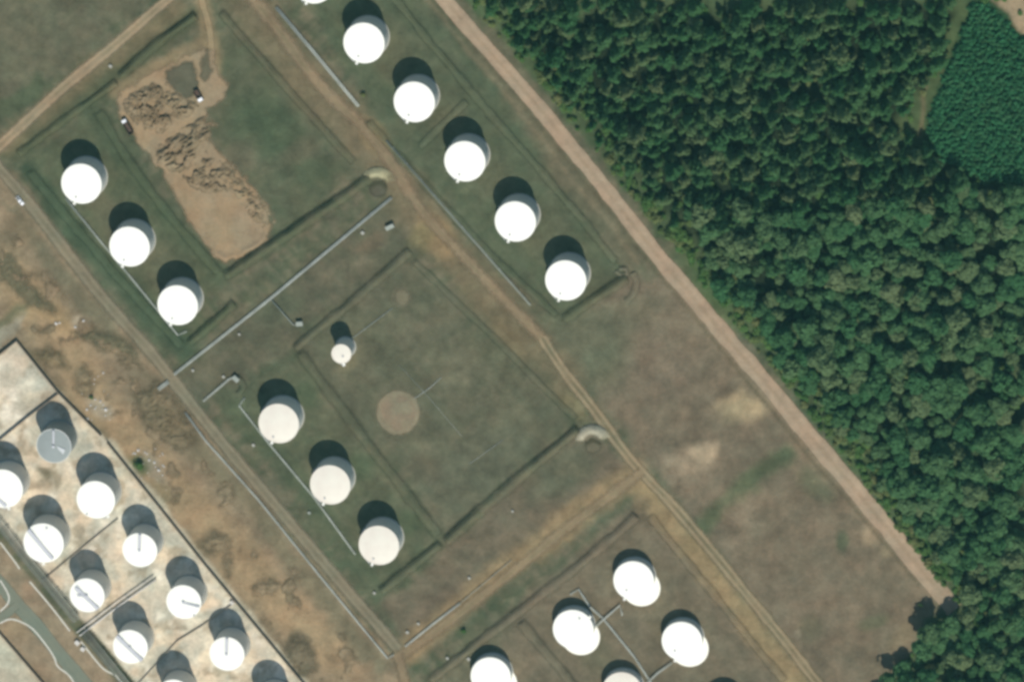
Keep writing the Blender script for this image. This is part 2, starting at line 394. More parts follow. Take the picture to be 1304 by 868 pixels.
    lay(ym * sstep(.42, .62, yn), (190, 184, 166), .9); lay(ym * sstep(.5, .7, fbm(px / 22, py / 22, 14, 4)), (224, 203, 175), .8)
    lay(ym * sstep(.56, .72, fbm(px / 14, py / 14, 19, 4)), (166, 151, 128), .75)
    lay(ym * sstep(.60, .76, fbm(px / 17, py / 17, 23, 4)), (238, 228, 208), .7)
    blob(12, 470, 16, 26, (208, 194, 172), 0, .8); blob(40, 520, 20, 14, (176, 166, 146), 0, .7); blob(60, 612, 16, 14, (160, 147, 122), .5, .6); blob(52, 600, 5, 12, (112, 102, 80), -.6, .8)
    band([(140, 565), (262, 718), (395, 880)], 5, (202, 192, 168), 3, .7)
    # service-road corridor in the south-west corner
    poly([(-60, 650), (0, 690), (50, 752), (92, 802), (150, 868), (200, 930), (60, 930), (-60, 790)], (146, 129, 105), 3, 1.0, False)
    blob(34, 750, 10, 6, (158, 134, 108), .8, .7); blob(20, 800, 20, 14, (156, 134, 104), .8, .6)
    poly([(-60, 740), (0, 806), (56, 872), (100, 930), (-60, 930)], (188, 180, 158), 3, 1.0, False)
    # pit surroundings
    band([(258, 0), (270, 50), (272, 100), (255, 125)], 10, (152, 132, 100), 7, .8)
    band([(268, 50), (205, 85), (150, 115)], 9, (146, 127, 97), 6, .7)
    # forest floor, young plantation, clearing
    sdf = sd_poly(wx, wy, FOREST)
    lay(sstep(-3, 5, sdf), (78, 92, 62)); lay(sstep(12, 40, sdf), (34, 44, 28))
    blob(905, 370, 20, 60, (82, 100, 62), -.75, .7); blob(1090, 575, 14, 60, (84, 102, 62), -.7, .6); blob(1190, 705, 20, 30, (58, 96, 50), -.7, .7)
    poly([(1238, -20), (1340, 40), (1340, 250), (1250, 240), (1185, 200), (1172, 160), (1210, 70)], (46, 74, 46), 5, .95)
    poly([(1222, 0), (1232, 20), (1180, 145), (1175, 185), (1150, 190), (1145, 160), (1172, 110)], (82, 96, 62), 6, .85)
    band([(1177, 108), (1174, 150), (1170, 172)], 2.5, (126, 108, 82), 2, .6)
    poly([(1252, -20), (1262, 2), (1284, 18), (1296, 38), (1330, 52), (1400, -20)], (160, 140, 112), 3, 1.0, False)
    k1 = fbm(px / 9, py / 9, 191, 4); k2 = fbm(px / 30, py / 30, 195, 4)
    col = col * (1 + (k1[..., None] - .5) * .42 + (k2[..., None] - .5) * .42)
    return col

def set_cols(me, col, fade=None):
    n = len(me.vertices)
    a = me.attributes.new('Col', 'FLOAT_COLOR', 'POINT')
    buf = np.ones((n, 4), np.float32); buf[:, :3] = col.reshape(-1, 3); a.data.foreach_set('color', buf.ravel())
    if fade is not None:
        b = me.attributes.new('fade', 'FLOAT', 'POINT'); b.data.foreach_set('value', np.asarray(fade, np.float32).ravel())

def grid_mesh(name, X, Y, Z, mat, keep=None, smooth=True):
    ny, nx = X.shape
    idx = np.arange(nx * ny).reshape(ny, nx)
    q = np.stack([idx[1:, :-1], idx[1:, 1:], idx[:-1, 1:], idx[:-1, :-1]], -1).reshape(-1, 4)   # image rows run downward
    if keep is not None:
        k = (keep[1:, :-1] | keep[1:, 1:] | keep[:-1, 1:] | keep[:-1, :-1]).ravel(); q = q[k]
    me = bpy.data.meshes.new(name)
    me.vertices.add(nx * ny); me.vertices.foreach_set('co', np.stack([X, Y, Z], -1).astype(np.float32).ravel())
    me.loops.add(q.size); me.loops.foreach_set('vertex_index', q.ravel().astype(np.int32))
    me.polygons.add(len(q)); me.polygons.foreach_set('loop_start', np.arange(0, q.size, 4, dtype=np.int32))
    me.polygons.foreach_set('loop_total', np.full(len(q), 4, np.int32))
    if smooth: me.polygons.foreach_set('use_smooth', np.ones(len(q), bool))
    me.materials.append(mat); me.update(calc_edges=True); me.validate()
    return me

# ------------------------------------------------------------------ ground
gx = np.concatenate([[-4500, -2600, -1500, -700, -350], np.arange(-160, 1470, 3.0), [1700, 2100, 3000, 4200, 5800]])
gy = np.concatenate([[-4500, -2600, -1500, -700, -350], np.arange(-160, 1036, 3.0), [1250, 1700, 2600, 3800, 5300]])
PX, PY = np.meshgrid(gx, gy)
X, Y = G(PX, PY)
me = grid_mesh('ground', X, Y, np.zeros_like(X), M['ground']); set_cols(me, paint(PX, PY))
tag(link('ground', me), 'olive brown grass and bare soil across the whole tank farm', kind='structure')

_lvl = [0.02]
def level():
    _lvl[0] += 0.0016; return _lvl[0]

def resample(pts, step):
    out = [pts[0]]
    for (x0, y0), (x1, y1) in zip(pts[:-1], pts[1:]):
        n = max(1, int(math.hypot(x1 - x0, y1 - y0) / step))
        out += [(x0 + (x1 - x0) * k / n, y0 + (y1 - y0) * k / n) for k in range(1, n + 1)]
    return out

def smooth_line(pts, it=3):
    p = [np.array(q, float) for q in pts]
    for _ in range(it):
        q = [p[0]]
        for a, b in zip(p[:-1], p[1:]): q += [a * .75 + b * .25, a * .25 + b * .75]
        p = q + [p[-1]]
    return [tuple(v) for v in p]

def ribbon(name, pts, w, cfun, mat, prof=None, soft=0.35, jit=1.5, step=4.0, nc=13, z=None, seed=0, label=None, kind='structure', cap=False, smooth=True):
    """strip of ground along a line; w = half width in px; prof(t)->height for -1<=t<=1; cfun(px,py,t,s)->linear colour"""
    if smooth: pts = smooth_line(pts)
    P = np.array(resample(pts, step)); n = len(P)
    T = np.gradient(P, axis=0); T /= np.linalg.norm(T, axis=1)[:, None] + 1e-9
    N = np.stack([-T[:, 1], T[:, 0]], 1)
    s = np.arange(n) * step
    ww = w(s / s[-1]) if callable(w) else np.full(n, float(w))
    t = np.linspace(-1, 1, nc)
    off = (vnoise(s / 40, s * 0 + seed, 4) - .5) * .8 * min(jit, 2.0)
    wj = ww + (vnoise(s / 13, s * 0 + seed + 3.5, 9) - .5) * 2 * jit
    QX = P[:, None, 0] + N[:, None, 0] * (t[None] * wj[:, None] + off[:, None])
    QY = P[:, None, 1] + N[:, None, 1] * (t[None] * wj[:, None] + off[:, None])
    zz = level() if z is None else z
    e = np.ones(n)
    k = max(2, int(10 / step)); ramp = np.linspace(0, 1, k)
    if cap: e[:k] = ramp; e[-k:] = ramp[::-1]
    hz = np.zeros_like(QX) if prof is None else prof(t)[None] * e[:, None] * (0.45 + 0.75 * vnoise(s / 30, s * 0 + seed, 2) + .35 * vnoise(s / 7, s * 0 + seed, 6))[:, None]
    Z = zz + hz
    GX, GY = G(QX, QY, 0.0)
    me = grid_mesh(name, GX, GY, Z, mat)
    if me.polygons[0].normal.z < 0: me.flip_normals()
    fade = np.clip((1 - np.abs(t)) / soft, 0, 1)[None] * np.where(e > 0, np.clip(e * 1.0, 0, 1), 0)[:, None]
    set_cols(me, cfun(QX, QY, t[None] + 0 * QX, s[:, None] + 0 * QX), fade + 0 * QX)
    o = link(name, me); tag(o, label, None, None, kind); return o

def road_col(base, rut=None, mid=None, amp=.12):
    b = np.array(lin(base)); r = np.array(lin(rut or base)); g = np.array(lin(mid or base))
    def f(px, py, t, s):
        c = np.empty(px.shape + (3,)); c[:] = b
        m = (np.exp(-((np.abs(t) - .42) / .16) ** 2))[..., None]; c = c * (1 - m) + r * m
        m = (np.exp(-(t / .16) ** 2) * sstep(.3, .6, fbm(px / 20, py / 20, 61, 3)))[..., None]; c = c * (1 - m) + g * m
        return c * (1 - amp + 2 * amp * fbm(px / 25, py / 25, 41, 4))[..., None]
    return f

# ------------------------------------------------------------------ roads
ribbon('sandy_road', [(520, -60), (564, 0), (655, 100), (752, 217), (838, 326), (868, 362), (960, 470), (1050, 577), (1116, 655), (1180, 734), (1216, 776)],
       lambda u: 10.2 + 2.6 * u, road_col((166, 145, 121), (173, 151, 127), (160, 138, 113), .10), M['earth_fade'], soft=.16, jit=1.3, label='wide pale sandy road along the forest edge')
ribbon('dirt_road', [(262, -70), (318, -6), (351, 34), (413, 118), (471, 168), (498, 208), (538, 272), (576, 312), (613, 352), (654, 394), (697, 437)],
       lambda u: 13 - 3 * u, road_col((146, 127, 100), (152, 132, 105), (130, 117, 90), .2), M['earth_fade'], soft=.85, jit=3, seed=5, label='brown dirt track between the tank rows')
ribbon('dirt_road', [(690, 430), (722, 478), (752, 515), (795, 575), (818, 602), (865, 652), (930, 730), (1000, 815), (1050, 880), (1090, 930)],
       9.0, road_col((138, 124, 97), (156, 138, 110), (108, 100, 76), .12), M['earth_fade'], soft=.45, jit=1.5, seed=8, label='twin-rut dirt track along the brown field')
ribbon('dirt_road', [(300, -70), (212, 0), (150, 54), (75, 116), (0, 186), (-70, 250)], 9.0, road_col((150, 133, 108), (164, 143, 114), (140, 124, 96), .12), M['earth_fade'], soft=.5, jit=1.5, seed=11, label='pale dirt road across the upper left corner')
ribbon('dirt_road', [(-60, 150), (0, 216), (30, 250), (80, 315), (135, 385), (190, 445), (225, 490), (280, 560), (350, 642), (440, 748), (508, 828)], 10.0,
       road_col((132, 122, 100), (138, 128, 106), (122, 114, 92), .10), M['earth_fade'], soft=.5, jit=1.3, seed=14, label='grey brown dirt road along the left tank row')
ribbon('dirt_road', [(505, 838), (560, 800), (640, 738), (720, 673), (818, 600)], 10.0, road_col((144, 126, 98), (152, 132, 104), (132, 118, 90), .14), M['earth_fade'], soft=.8, jit=2, seed=17, label='tan dirt road joining the two long tracks')
ribbon('dirt_road', [(252, -60), (256, 0), (266, 30), (270, 62), (268, 96), (258, 122)], 5.5, road_col((158, 138, 106), (166, 144, 112), None, .12), M['earth_fade'], soft=.6, jit=1.5, seed=20, label='narrow sandy track leading down into the pit')
ribbon('dirt_road', [(505, 832), (512, 850), (520, 900)], 9, road_col((142, 122, 96), None, None, .12), M['earth_fade'], soft=.6, jit=2, seed=23, label='short dirt road leaving by the lower edge')
ribbon('asphalt_road', [(-40, 700), (0, 742), (24, 772), (53, 803), (80, 838), (108, 870), (150, 920)], 9.5, road_col((126, 130, 114), (122, 127, 112), None, .06), M['asphalt'], soft=.12, jit=.8, seed=26, label='grey asphalt service road in the lower left corner')
ribbon('asphalt_road', [(22, 770), (8, 782), (-20, 798)], 6, road_col((128, 131, 115), None, None, .06), M['asphalt'], soft=.2, jit=.5, seed=28, label='short asphalt turn-off at the left edge')

# ------------------------------------------------------------------ earth banks
def bank(pts, w=6.0, h=1.5, tint=(92, 95, 71), mixc=.45, seed=0, label='low grassy earth bank'):
    tl = np.array(lin(tint))
    def cf(px, py, t, s):
        m = (np.clip(1 - np.abs(t), 0, 1) ** .6 * mixc)[..., None]
        return paint(px, py) * (1 - m) + tl * m
    def prof(t):
        return h * np.cos(np.pi * t / 2) ** 2
    return ribbon('earth_bank', pts, w * 1.45, cf, M['earth_fade'], prof=prof, soft=.6, jit=2.0, step=3, nc=15, z=level(), seed=seed, label=label, cap=True)

bank([(480, 219), (395, 280), (284, 354)], 7, 2.6, label='steep earth bank beside the pit and the long pipeline', seed=1)
bank([(251, 18), (190, 62), (152, 98)], 6, 2.2, label='earth bank under the upper left road', seed=2)
bank([(150, 104), (100, 138), (22, 198)], 5, 1.3, label='lower earth bank above the left tank row', seed=3)
bank([(124, 140), (190, 245), (280, 350)], 6, 0.9, tint=(84, 92, 68), label='low grassy bank between left tank row and pit', seed=4)
bank([(36, 216), (130, 330), (234, 444)], 6, 0.9, tint=(80, 92, 70), label='low grassy bank along the left tank row pipe', seed=5)
bank([(240, 438), (300, 384)], 6, 1.7, tint=(80, 92, 66), label='short grassy bank below the left tank row', seed=6)
bank([(374, 444), (450, 384), (524, 318)], 6, 1.6, tint=(108, 104, 84), label='pale earth bank above the small tank', seed=7)
bank([(380, 446), (470, 566), (560, 684)], 6.5, 1.3, tint=(96, 98, 76), label='earth bank between middle tank row and empty field', seed=8)
bank([(566, 690), (645, 620), (738, 544)], 7, 2.5, tint=(100, 99, 77), label='steep earth bank below the empty field', seed=9)
bank([(484, 754), (562, 690)], 6, 1.7, tint=(104, 102, 80), label='earth bank below the middle tank row', seed=10)
bank([(533, 188), (596, 128)], 4.5, 0.9, tint=(100, 104, 82), label='low bank dividing the upper tank row', seed=11)
bank([(716, 408), (800, 352)], 6, 2.4, label='steep earth bank at the end of the upper tank row', seed=12)
bank([(488, -20), (600, 118), (700, 228), (786, 336)], 5, 0.8, tint=(100, 104, 80), label='long low bank behind the upper tank row', seed=13)
bank([(466, 152), (600, 302), (712, 404)], 5, 0.7, tint=(84, 94, 72), label='long low bank in front of the upper tank row', seed=14)
bank([(545, 868), (660, 778), (765, 698), (812, 655)], 6, 1.5, tint=(122, 110, 92), label='brown earth bank above the lower tank group', seed=15)
bank([(662, 790), (720, 858), (760, 910)], 6, 1.4, tint=(112, 106, 86), label='brown earth bank dividing the lower tank group', seed=16)
bank([(826, 655), (920, 770), (1000, 868)], 5, .8, tint=(124, 112, 90), label='low brown bank beside the lower right track', seed=17)
bank([(280, 14), (370, 118), (452, 208)], 5, .9, tint=(98, 96, 74), label='low earth bank along the pit field', seed=18)
bank([(784, 344), (792, 352), (800, 348), (797, 340), (788, 342)], 3, 1.0, tint=(130, 124, 108), label='small grey curled bank beside the sandy road', seed=19)
bank([(806, 346), (812, 360), (806, 378), (796, 384)], 4, .8, tint=(112, 108, 88), label='short curved bank beside the sandy road', seed=20)
bank([(300, 478), (312, 492), (302, 502)], 4, 1.0, tint=(86, 92, 72), label='short earth bank by the small valve station', seed=21)
bank([(525, 330), (640, 440), (735, 535)], 4, .5, tint=(96, 96, 76), label='faint low bank along the dirt track', seed=22)
# horseshoe ramps of pale sand round small hollows
def horseshoe(cx, cy, r, a0, a1, w, h, c, inner, label, seed):
    pts = [(cx + r * math.cos(math.radians(a)), cy + r * math.sin(math.radians(a))) for a in np.linspace(a0, a1, 12)]
    cl = np.array(lin(c)); il = np.array(lin(inner))
    def cf(px, py, t, s):
        k = np.hypot(px - cx, py - cy)
        m = sstep(r - w * .5, r - w * .05, k)[..., None]
        return (il * (1 - m) + cl * m) * (.85 + .3 * fbm(px / 9, py / 9, seed, 3))[..., None]
    o = ribbon('sand_ramp', pts, w, cf, M['earth_rough'], prof=lambda t: h * np.clip(1.1 * (1 - np.abs(t) ** 1.7), 0, 1), soft=.25, jit=.7, step=2.0, nc=13, seed=seed, label=label, kind='structure', cap=True, smooth=False)
    return o
horseshoe(481, 236, 15, 190, 350, 9.5, 2.6, (190, 182, 145), (100, 96, 76), 'pale sand horseshoe mound at the head of the pipeline', 31)
horseshoe(755, 563, 15, 180, 350, 9.5, 2.6, (188, 180, 156), (112, 104, 86), 'pale grey horseshoe mound beside the dirt track', 32)

# ------------------------------------------------------------------ pit with loose spoil
HOLLOW = []
def patch(name, pts, cfun, mat, hfun=None, soft=5, step=2.0, label=None, kind='structure', z=None, edge_warp=1.0, cat=None, fmask=None):
    a = np.array(pts); x0, y0 = a.min(0) - 12; x1, y1 = a.max(0) + 12
    QX, QY = np.meshgrid(np.arange(x0, x1, step), np.arange(y0, y1, step))
    wx = QX + (fbm(QX / 9, QY / 9, 21, 3) - .5) * 9 * edge_warp; wy = QY + (fbm(QX / 9, QY / 9, 22, 3) - .5) * 9 * edge_warp
    sd = sd_poly(wx, wy, pts); fade = sstep(-soft, soft, sd)
    if fmask is not None: fm = fmask(QX, QY); fade = fade * fm
    zz = level() if z is None else z
    Z = zz + (0 if hfun is None else hfun(QX, QY, sd) * sstep(-1, 5, sd)) + 0 * QX
    if fmask is not None: Z = zz + (Z - zz) * fm
    GX, GY = G(QX, QY, 0.0)
    me = grid_mesh(name, GX, GY, Z, mat, keep=(sd > -soft - 2) & (fade > 0 if fmask is not None else True))
    if me.polygons[0].normal.z < 0: me.flip_normals()
    set_cols(me, cfun(QX, QY), fade)
    return tag(link(name, me), label, cat, None, kind)

def mottled(base, alt, amt=.6, sc_=18, seed=5):
    b = np.array(lin(base)); a = np.array(lin(alt))
    def f(px, py):
        m = (sstep(.38, .66, fbm(px / sc_, py / sc_, seed, 4)) * amt)[..., None]; return b * (1 - m) + a * m
    return f
PIT = [(148, 128), (160, 112), (205, 88), (238, 70), (262, 60), (272, 66), (276, 95), (290, 108), (284, 124), (262, 140), (262, 170), (282, 200), (300, 215), (322, 240), (340, 265), (347, 290), (336, 310), (310, 326), (285, 334), (270, 325), (240, 280), (205, 215), (178, 185), (160, 160)]
def pit_h(px, py, sd):
    rim = 0.9 * np.exp(-((sd - 5) / 3.0) ** 2) * sstep(285, 320, py)
    return rim + 0.12 * fbm(px / 8, py / 8, 44, 3)
patch('sand_floor', PIT, mottled((156, 137, 110), (162, 137, 106), .8, 22, 6), M['earth_fade'], pit_h, 3.5, 2.0, 'bare sandy floor of the pit beside the left tank row')
patch('grass_island', [(212, 92), (225, 82), (244, 78), (252, 100), (252, 118), (240, 126), (226, 118), (216, 104)], mottled((100, 96, 78), (94, 92, 74), .6), M['earth_fade'], None, 4, 2.0, 'olive grass island left standing in the pit', z=.42)
patch('grass_island', [(258, 76), (266, 62), (268, 92), (262, 104), (256, 98)], mottled((108, 102, 82), (100, 97, 78), .6), M['earth_fade'], None, 4, 2.0, 'narrow grass strip beside the pit track', z=.43)
def spoil(seed, amp, wl, ang=0.0, stretch=1.0):
    ca, sa = math.cos(ang), math.sin(ang)
    def f(px, py, sd):
        u = (px * ca + py * sa) / stretch; v = -px * sa + py * ca
        n = fbm(u / wl, v / wl, seed, 3); r = 1 - np.abs(2 * n - 1)
        return amp * (sstep(.52, .98, r) * .9 + .45 * n) * np.clip((sd + 1) / 10, 0, 1)
    return f
SPOILC = mottled((150, 132, 106), (128, 112, 88), .7, 6, 12)
def holes(seed, wl, a, b):
    return lambda px, py: sstep(a, b, fbm(px / wl, py / wl, seed, 4))
patch('spoil_heaps', [(154, 132), (165, 118), (190, 106), (212, 96), (220, 112), (236, 126), (254, 132), (246, 146), (222, 156), (206, 170), (184, 168), (166, 152)], SPOILC, M['earth_rough'], spoil(3, 2.0, 5.2), 5, 1.0, 'rough heaps of brown spoil in the upper pit', kind='stuff', fmask=holes(301, 13, .30, .46))
patch('spoil_heaps', [(262, 146), (274, 160), (262, 182), (250, 196), (246, 212), (228, 222), (208, 212), (194, 196), (204, 182), (232, 162)], SPOILC, M['earth_rough'], spoil(7, 2.4, 5.5, -.6, 3.0), 5, 1.0, 'ridged spoil heaps in the middle of the pit', kind='stuff', fmask=holes(311, 12, .34, .48))
patch('spoil_heaps', [(232, 205), (262, 190), (276, 203), (294, 212), (306, 232), (292, 244), (268, 246), (246, 240), (228, 222)], SPOILC, M['earth_rough'], spoil(11, 1.8, 5), 6, 1.0, 'broken soil heaps beside the sand fill', kind='stuff', fmask=holes(321, 11, .38, .54))
patch('spoil_heaps', [(282, 204), (300, 214), (312, 234), (328, 250), (343, 262), (348, 284), (336, 292), (318, 276), (302, 256), (290, 234)], mottled((158, 140, 112), (130, 114, 88), .6, 6, 9), M['earth_rough'], spoil(15, 1.8, 4.5), 5, 1.0, 'crumbling soil edge at the right of the sand fill', kind='stuff', fmask=holes(331, 8, .40, .56))
patch('loose_earth', [(0, 300), (30, 300), (100, 400), (190, 470), (250, 560), (330, 660), (430, 790), (470, 868), (400, 868), (330, 780), (215, 630), (150, 560), (90, 490), (40, 430), (0, 410)], mottled((146, 128, 102), (118, 104, 80), .7, 9, 77), M['earth_rough'], spoil(41, .7, 6.5), 8, 1.5, 'scattered low heaps of dug earth on the bare strip', fmask=holes(341, 22, .58, .76))
for (cx, cy, rr, c1, c2, lb) in ((482, 240, 11, (74, 72, 54), (96, 92, 76), 'dark hollow inside the sand mound by the pipeline'), (755, 567, 10, (80, 76, 58), (112, 104, 84), 'dark hollow inside the grey mound by the track')):
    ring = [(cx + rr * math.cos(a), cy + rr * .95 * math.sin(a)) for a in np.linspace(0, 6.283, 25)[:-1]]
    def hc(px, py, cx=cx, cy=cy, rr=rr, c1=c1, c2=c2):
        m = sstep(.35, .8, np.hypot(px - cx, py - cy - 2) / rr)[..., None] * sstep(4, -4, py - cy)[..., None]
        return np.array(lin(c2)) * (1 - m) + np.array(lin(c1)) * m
    patch('hollow', ring, hc, M['earth_fade'], None, 2.5, 1.2, lb, edge_warp=.3)  # flat dark disc, darkest along its upper rim
# rough ground left of the road
for k, (pts, c1, c2, a, lb) in enumerate([
    ([(172, 500), (200, 488), (222, 505), (245, 540), (250, 560), (232, 572), (208, 560), (182, 540)], (126, 112, 88), (104, 94, 72), 1.5, 'dug-over brown earth beside the grey brown road'),
    ([(256, 690), (272, 676), (288, 684), (296, 720), (290, 735), (284, 705), (270, 700), (262, 702)], (140, 124, 98), (112, 100, 78), 1.3, 'ring of dumped earth beyond the tank yard wall'),
    ([(362, 822), (380, 806), (396, 818), (402, 845), (388, 862), (372, 848)], (126, 114, 92), (104, 96, 76), 1.2, 'patch of turned earth near the lower yard wall'),
    ([(96, 476), (110, 466), (118, 480), (114, 500), (100, 500)], (150, 134, 106), (112, 100, 76), 1.6, 'brown earth ring beside the upper yard wall'),
    ([(56, 440), (80, 455), (84, 468), (62, 466), (44, 452)], (140, 124, 96), (104, 92, 68), 1.5, 'earth heaps outside the corner of the yard wall'),
    ([(95, 425), (120, 420), (160, 432), (175, 450), (158, 452), (125, 440)], (118, 110, 86), (98, 94, 72), 1.2, 'rough weedy earth beside the grey brown road'),
    ([(0, 330), (14, 325), (36, 360), (60, 382), (70, 398), (48, 392), (20, 372), (0, 352)], (116, 108, 84), (100, 96, 74), 1.0, 'rough weedy earth at the left edge')]):
    patch('loose_earth', pts, mottled(c1, c2, .7, 8, 60 + k), M['earth_rough'], spoil(20 + k, a * .75, 6), 9, 1.4, lb, kind='structure')
# bare tank base in the empty field
pad = [(507 + 28 * math.cos(a), 525 + 28.5 * math.sin(a)) for a in np.linspace(0, 2 * math.pi, 40)[:-1]]
patch('gravel_pad', pad, lambda px, py: (lambda m: np.array(lin((140, 130, 106))) * (1 - m) + np.array(lin((140, 124, 102))) * m)((sstep(.35, .6, fbm(px / 14, py / 14, 71, 3)) * (1 - sstep(20, 25, np.hypot(px - 507, py - 525))))[..., None]),
      M['earth_fade'], lambda px, py, sd: .15 + 0 * px, 2.2, 1.6, 'round bare gravel base of a removed tank', edge_warp=.25)
pad2 = [(512 + 10 * math.cos(a), 378 + 11 * math.sin(a)) for a in np.linspace(0, 2 * math.pi, 24)[:-1]]
patch('gravel_pad', pad2, mottled((124, 118, 96), (118, 112, 90), .5), M['earth_fade'], None, 3.5, 1.6, 'small round bare patch at the end of the footpath', edge_warp=.3)

# ------------------------------------------------------------------ storage tanks
def tank(px, py, rpx, h, label, roof='white', group=None, hatch=(-7, 17), stub=(-10, 28), bar=None, vent=False, lit_wall_disc=None, stair=True, bars=None):
    x, y = G(px, py, h); x = float(x); y = float(y); r = rpx * MPP * 1.02
    t = thing('storage_tank', label, 'tank', (x, y, 0), 0.0, group)
    MB().lathe([(r + .02, 0), (r + .55, 0), (r + .55, .3), (r + .02, .3)], 48).build('foundation_ring', M['concrete'], t)
    ncs = max(4, int(h / 1.9)); prof = []
    for k in range(ncs):
        z0 = .02 + (h - .02) * k / ncs; z1 = (h) * (k + 1) / ncs; rr = r - .012 * k
        prof += [(rr, z0), (rr, z1)]
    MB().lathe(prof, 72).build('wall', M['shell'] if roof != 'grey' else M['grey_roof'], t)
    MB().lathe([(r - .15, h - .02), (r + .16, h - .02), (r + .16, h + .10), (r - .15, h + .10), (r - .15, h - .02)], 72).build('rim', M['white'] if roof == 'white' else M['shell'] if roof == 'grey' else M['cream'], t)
    rise = r * .07
    rm = {'white': M['white'], 'cream': M['cream'], 'grey': M['grey_roof']}[roof]
    ro = MB()
    prof = [(r - .05, h + .02)] + [((r - .05) * (1 - q), h + .02 + rise * (1 - (1 - q) ** 1.7)) for q in (.15, .3, .5, .7, .85, .97)] + [(0.001, h + rise + .02)]
    ro.lathe(prof, 72); ro = ro.build('roof', rm, t)
    def rz(dx, dy):
        q = min(1, math.hypot(dx, dy) / r); return h + .02 + rise * (1 - q ** 1.7)
    def loc(ox, oy):
        a, b = G(px + ox, py + oy, h + .3); return float(a) - x, float(b) - y
    if hatch:
        a, b = loc(*hatch); MB().lathe([(.001, rz(a, b) + .5), (.55, rz(a, b) + .5), (.55, rz(a, b) - .2)], 14, a, b).build('hatch', M['steel'], ro)
    if vent:
        MB().lathe([(.001, h + rise + 1.1), (.75, h + rise + 1.0), (.75, h + rise + .8), (.5, h + rise + .75), (.5, h + rise - .1)], 16).build('vent', M['walkway'], ro)
    for bq in (bars or []):
        (ax, ay), (bx, by), wd = bq
        p = Vector((*loc(ax, ay), 0)); q = Vector((*loc(bx, by), 0)); L = (q - p).length; an = math.atan2(q.y - p.y, q.x - p.x); c = (p + q) / 2
        top = max(rz(p.x, p.y), rz(q.x, q.y), rz(c.x, c.y)) + .35
        m = MB(); m.box((c.x, c.y, top), (L, wd, .12), an)
        m2 = {-1: MB(), 1: MB()}; n_ = max(2, int(L / 1.6))
        for k in range(n_ + 1):
            s_ = p + (q - p) * (k / n_)
            m.box((s_.x, s_.y, (top + rz(s_.x, s_.y)) / 2 - .1), (.12, wd * .8, max(.1, top - rz(s_.x, s_.y) + .1)), an)
            for sg in (-1, 1):
                m2[sg].box((s_.x - math.sin(an) * sg * wd / 2, s_.y + math.cos(an) * sg * wd / 2, top + .5), (.06, .06, 1.0), an)
        for sg in (-1, 1): m2[sg].box((c.x - math.sin(an) * sg * wd / 2, c.y + math.cos(an) * sg * wd / 2, top + 1.02), (L, .06, .06), an)
        w_ = m.build('walkway', M['walkway'], ro); [m2[sg].build('railing', M['steel'], ro) for sg in (-1, 1)]
    if stub:
        a, b = loc(*stub); an = math.atan2(b, a); e = (r + .75)
        ca, sa = math.cos(an), math.sin(an)
        MB().box((e * ca, e * sa, h + .05), (1.4, 1.3, .12), an).build('platform', M['white'], t)
        m = MB()
        for sx in (-.6, .6):
            for sy in (-.6, .6): m.box(((e + sx) * ca - sy * sa, (e + sx) * sa + sy * ca, h + .6), (.07, .07, 1.0), an)
        m.box(((e + .6) * ca, (e + .6) * sa, h + 1.1), (.07, 1.27, .07), an)
        for sy in (-.6, .6): m.box((e * ca - sy * sa, e * sa + sy * ca, h + 1.1), (1.4, .07, .07), an)
        m.build('railing', M['white'], t)
        if stair:
            m = MB(); n_ = int(h / .4); da = 1.5
            for k in range(n_):
                aa = an - .12 - da * (1 - k / n_); m.box(((r + .55) * math.cos(aa), (r + .55) * math.sin(aa), .3 + (h - .3) * k / n_), (.9, .34, .06), aa)
            pts = [((r + 1.0) * math.cos(an - .12 - da * (1 - q)), (r + 1.0) * math.sin(an - .12 - da * (1 - q)), 1.2 + (h - .3) * q) for q in np.linspace(0, 1, 14)]
            m.tube(pts, .05, 5); m.build('stair', M['steel'], t)
    if lit_wall_disc:  # low white disc added beside the tank, imitating its sunlit wall
        cxp, cyp = G(px + lit_wall_disc[0], py + lit_wall_disc[1], 0.4); cxp = float(cxp) - x; cyp = float(cyp) - y; R_ = rpx * MPP * lit_wall_disc[2]
        MB().lathe([(.001, .42), (R_ - .1, .40), (R_, .32), (R_, 0)], 56, cxp, cyp).build('lit_wall_disc', M['bright_white'], t)
    return t

gA = 'white tanks of the upper row'
names = ['second', 'third', 'fourth', 'fifth']
HA = 14.8
tank(399, -21, 25.3, HA, 'white tank cut by the upper edge, heading the upper row', group=gA)
tank(463.5, 55, 25.3, HA, 'white tank nearest the upper edge wholly in view, upper row', group=gA)
tank(527.6, 130, 25.3, HA, 'white tank of the upper row just above the low dividing bank', group=gA)
tank(592, 205.5, 25.3, HA, 'white tank of the upper row just below the low dividing bank', group=gA)
tank(656.3, 282, 25.3, HA, 'white tank next to last at the lower end of the upper row', group=gA)
tank(720.5, 357, 25.3, HA, 'last white tank of the upper row, beside the steep dark bank', group=gA)
gB = 'white tanks of the left row'
tank(103.7, 234, 25.3, HA, 'uppermost white tank of the three beside the sandy pit', group=gB)
tank(165, 314, 25.3, HA, 'middle white tank of the three beside the sandy pit', group=gB)
tank(226.3, 388.5, 25.3, HA, 'lowest white tank of the three beside the sandy pit', group=gB)
gC = 'cream roofed tanks of the middle row'
tank(355, 539, 25.3, HA, 'uppermost cream roofed tank of the middle row of three', 'cream', gC)
tank(420.5, 617, 25.3, HA, 'middle cream roofed tank of the middle row of three', 'cream', gC)
tank(482.5, 694, 25.3, HA, 'lowest cream roofed tank of the middle row of three', 'cream', gC)
tank(434.7, 450.5, 12.2, 13.6, 'small narrow pale tank standing alone in the empty field', 'cream', hatch=(2, 3), stub=(3, 13))
gD = 'squat white tanks of the lower group'
HD = 7.3
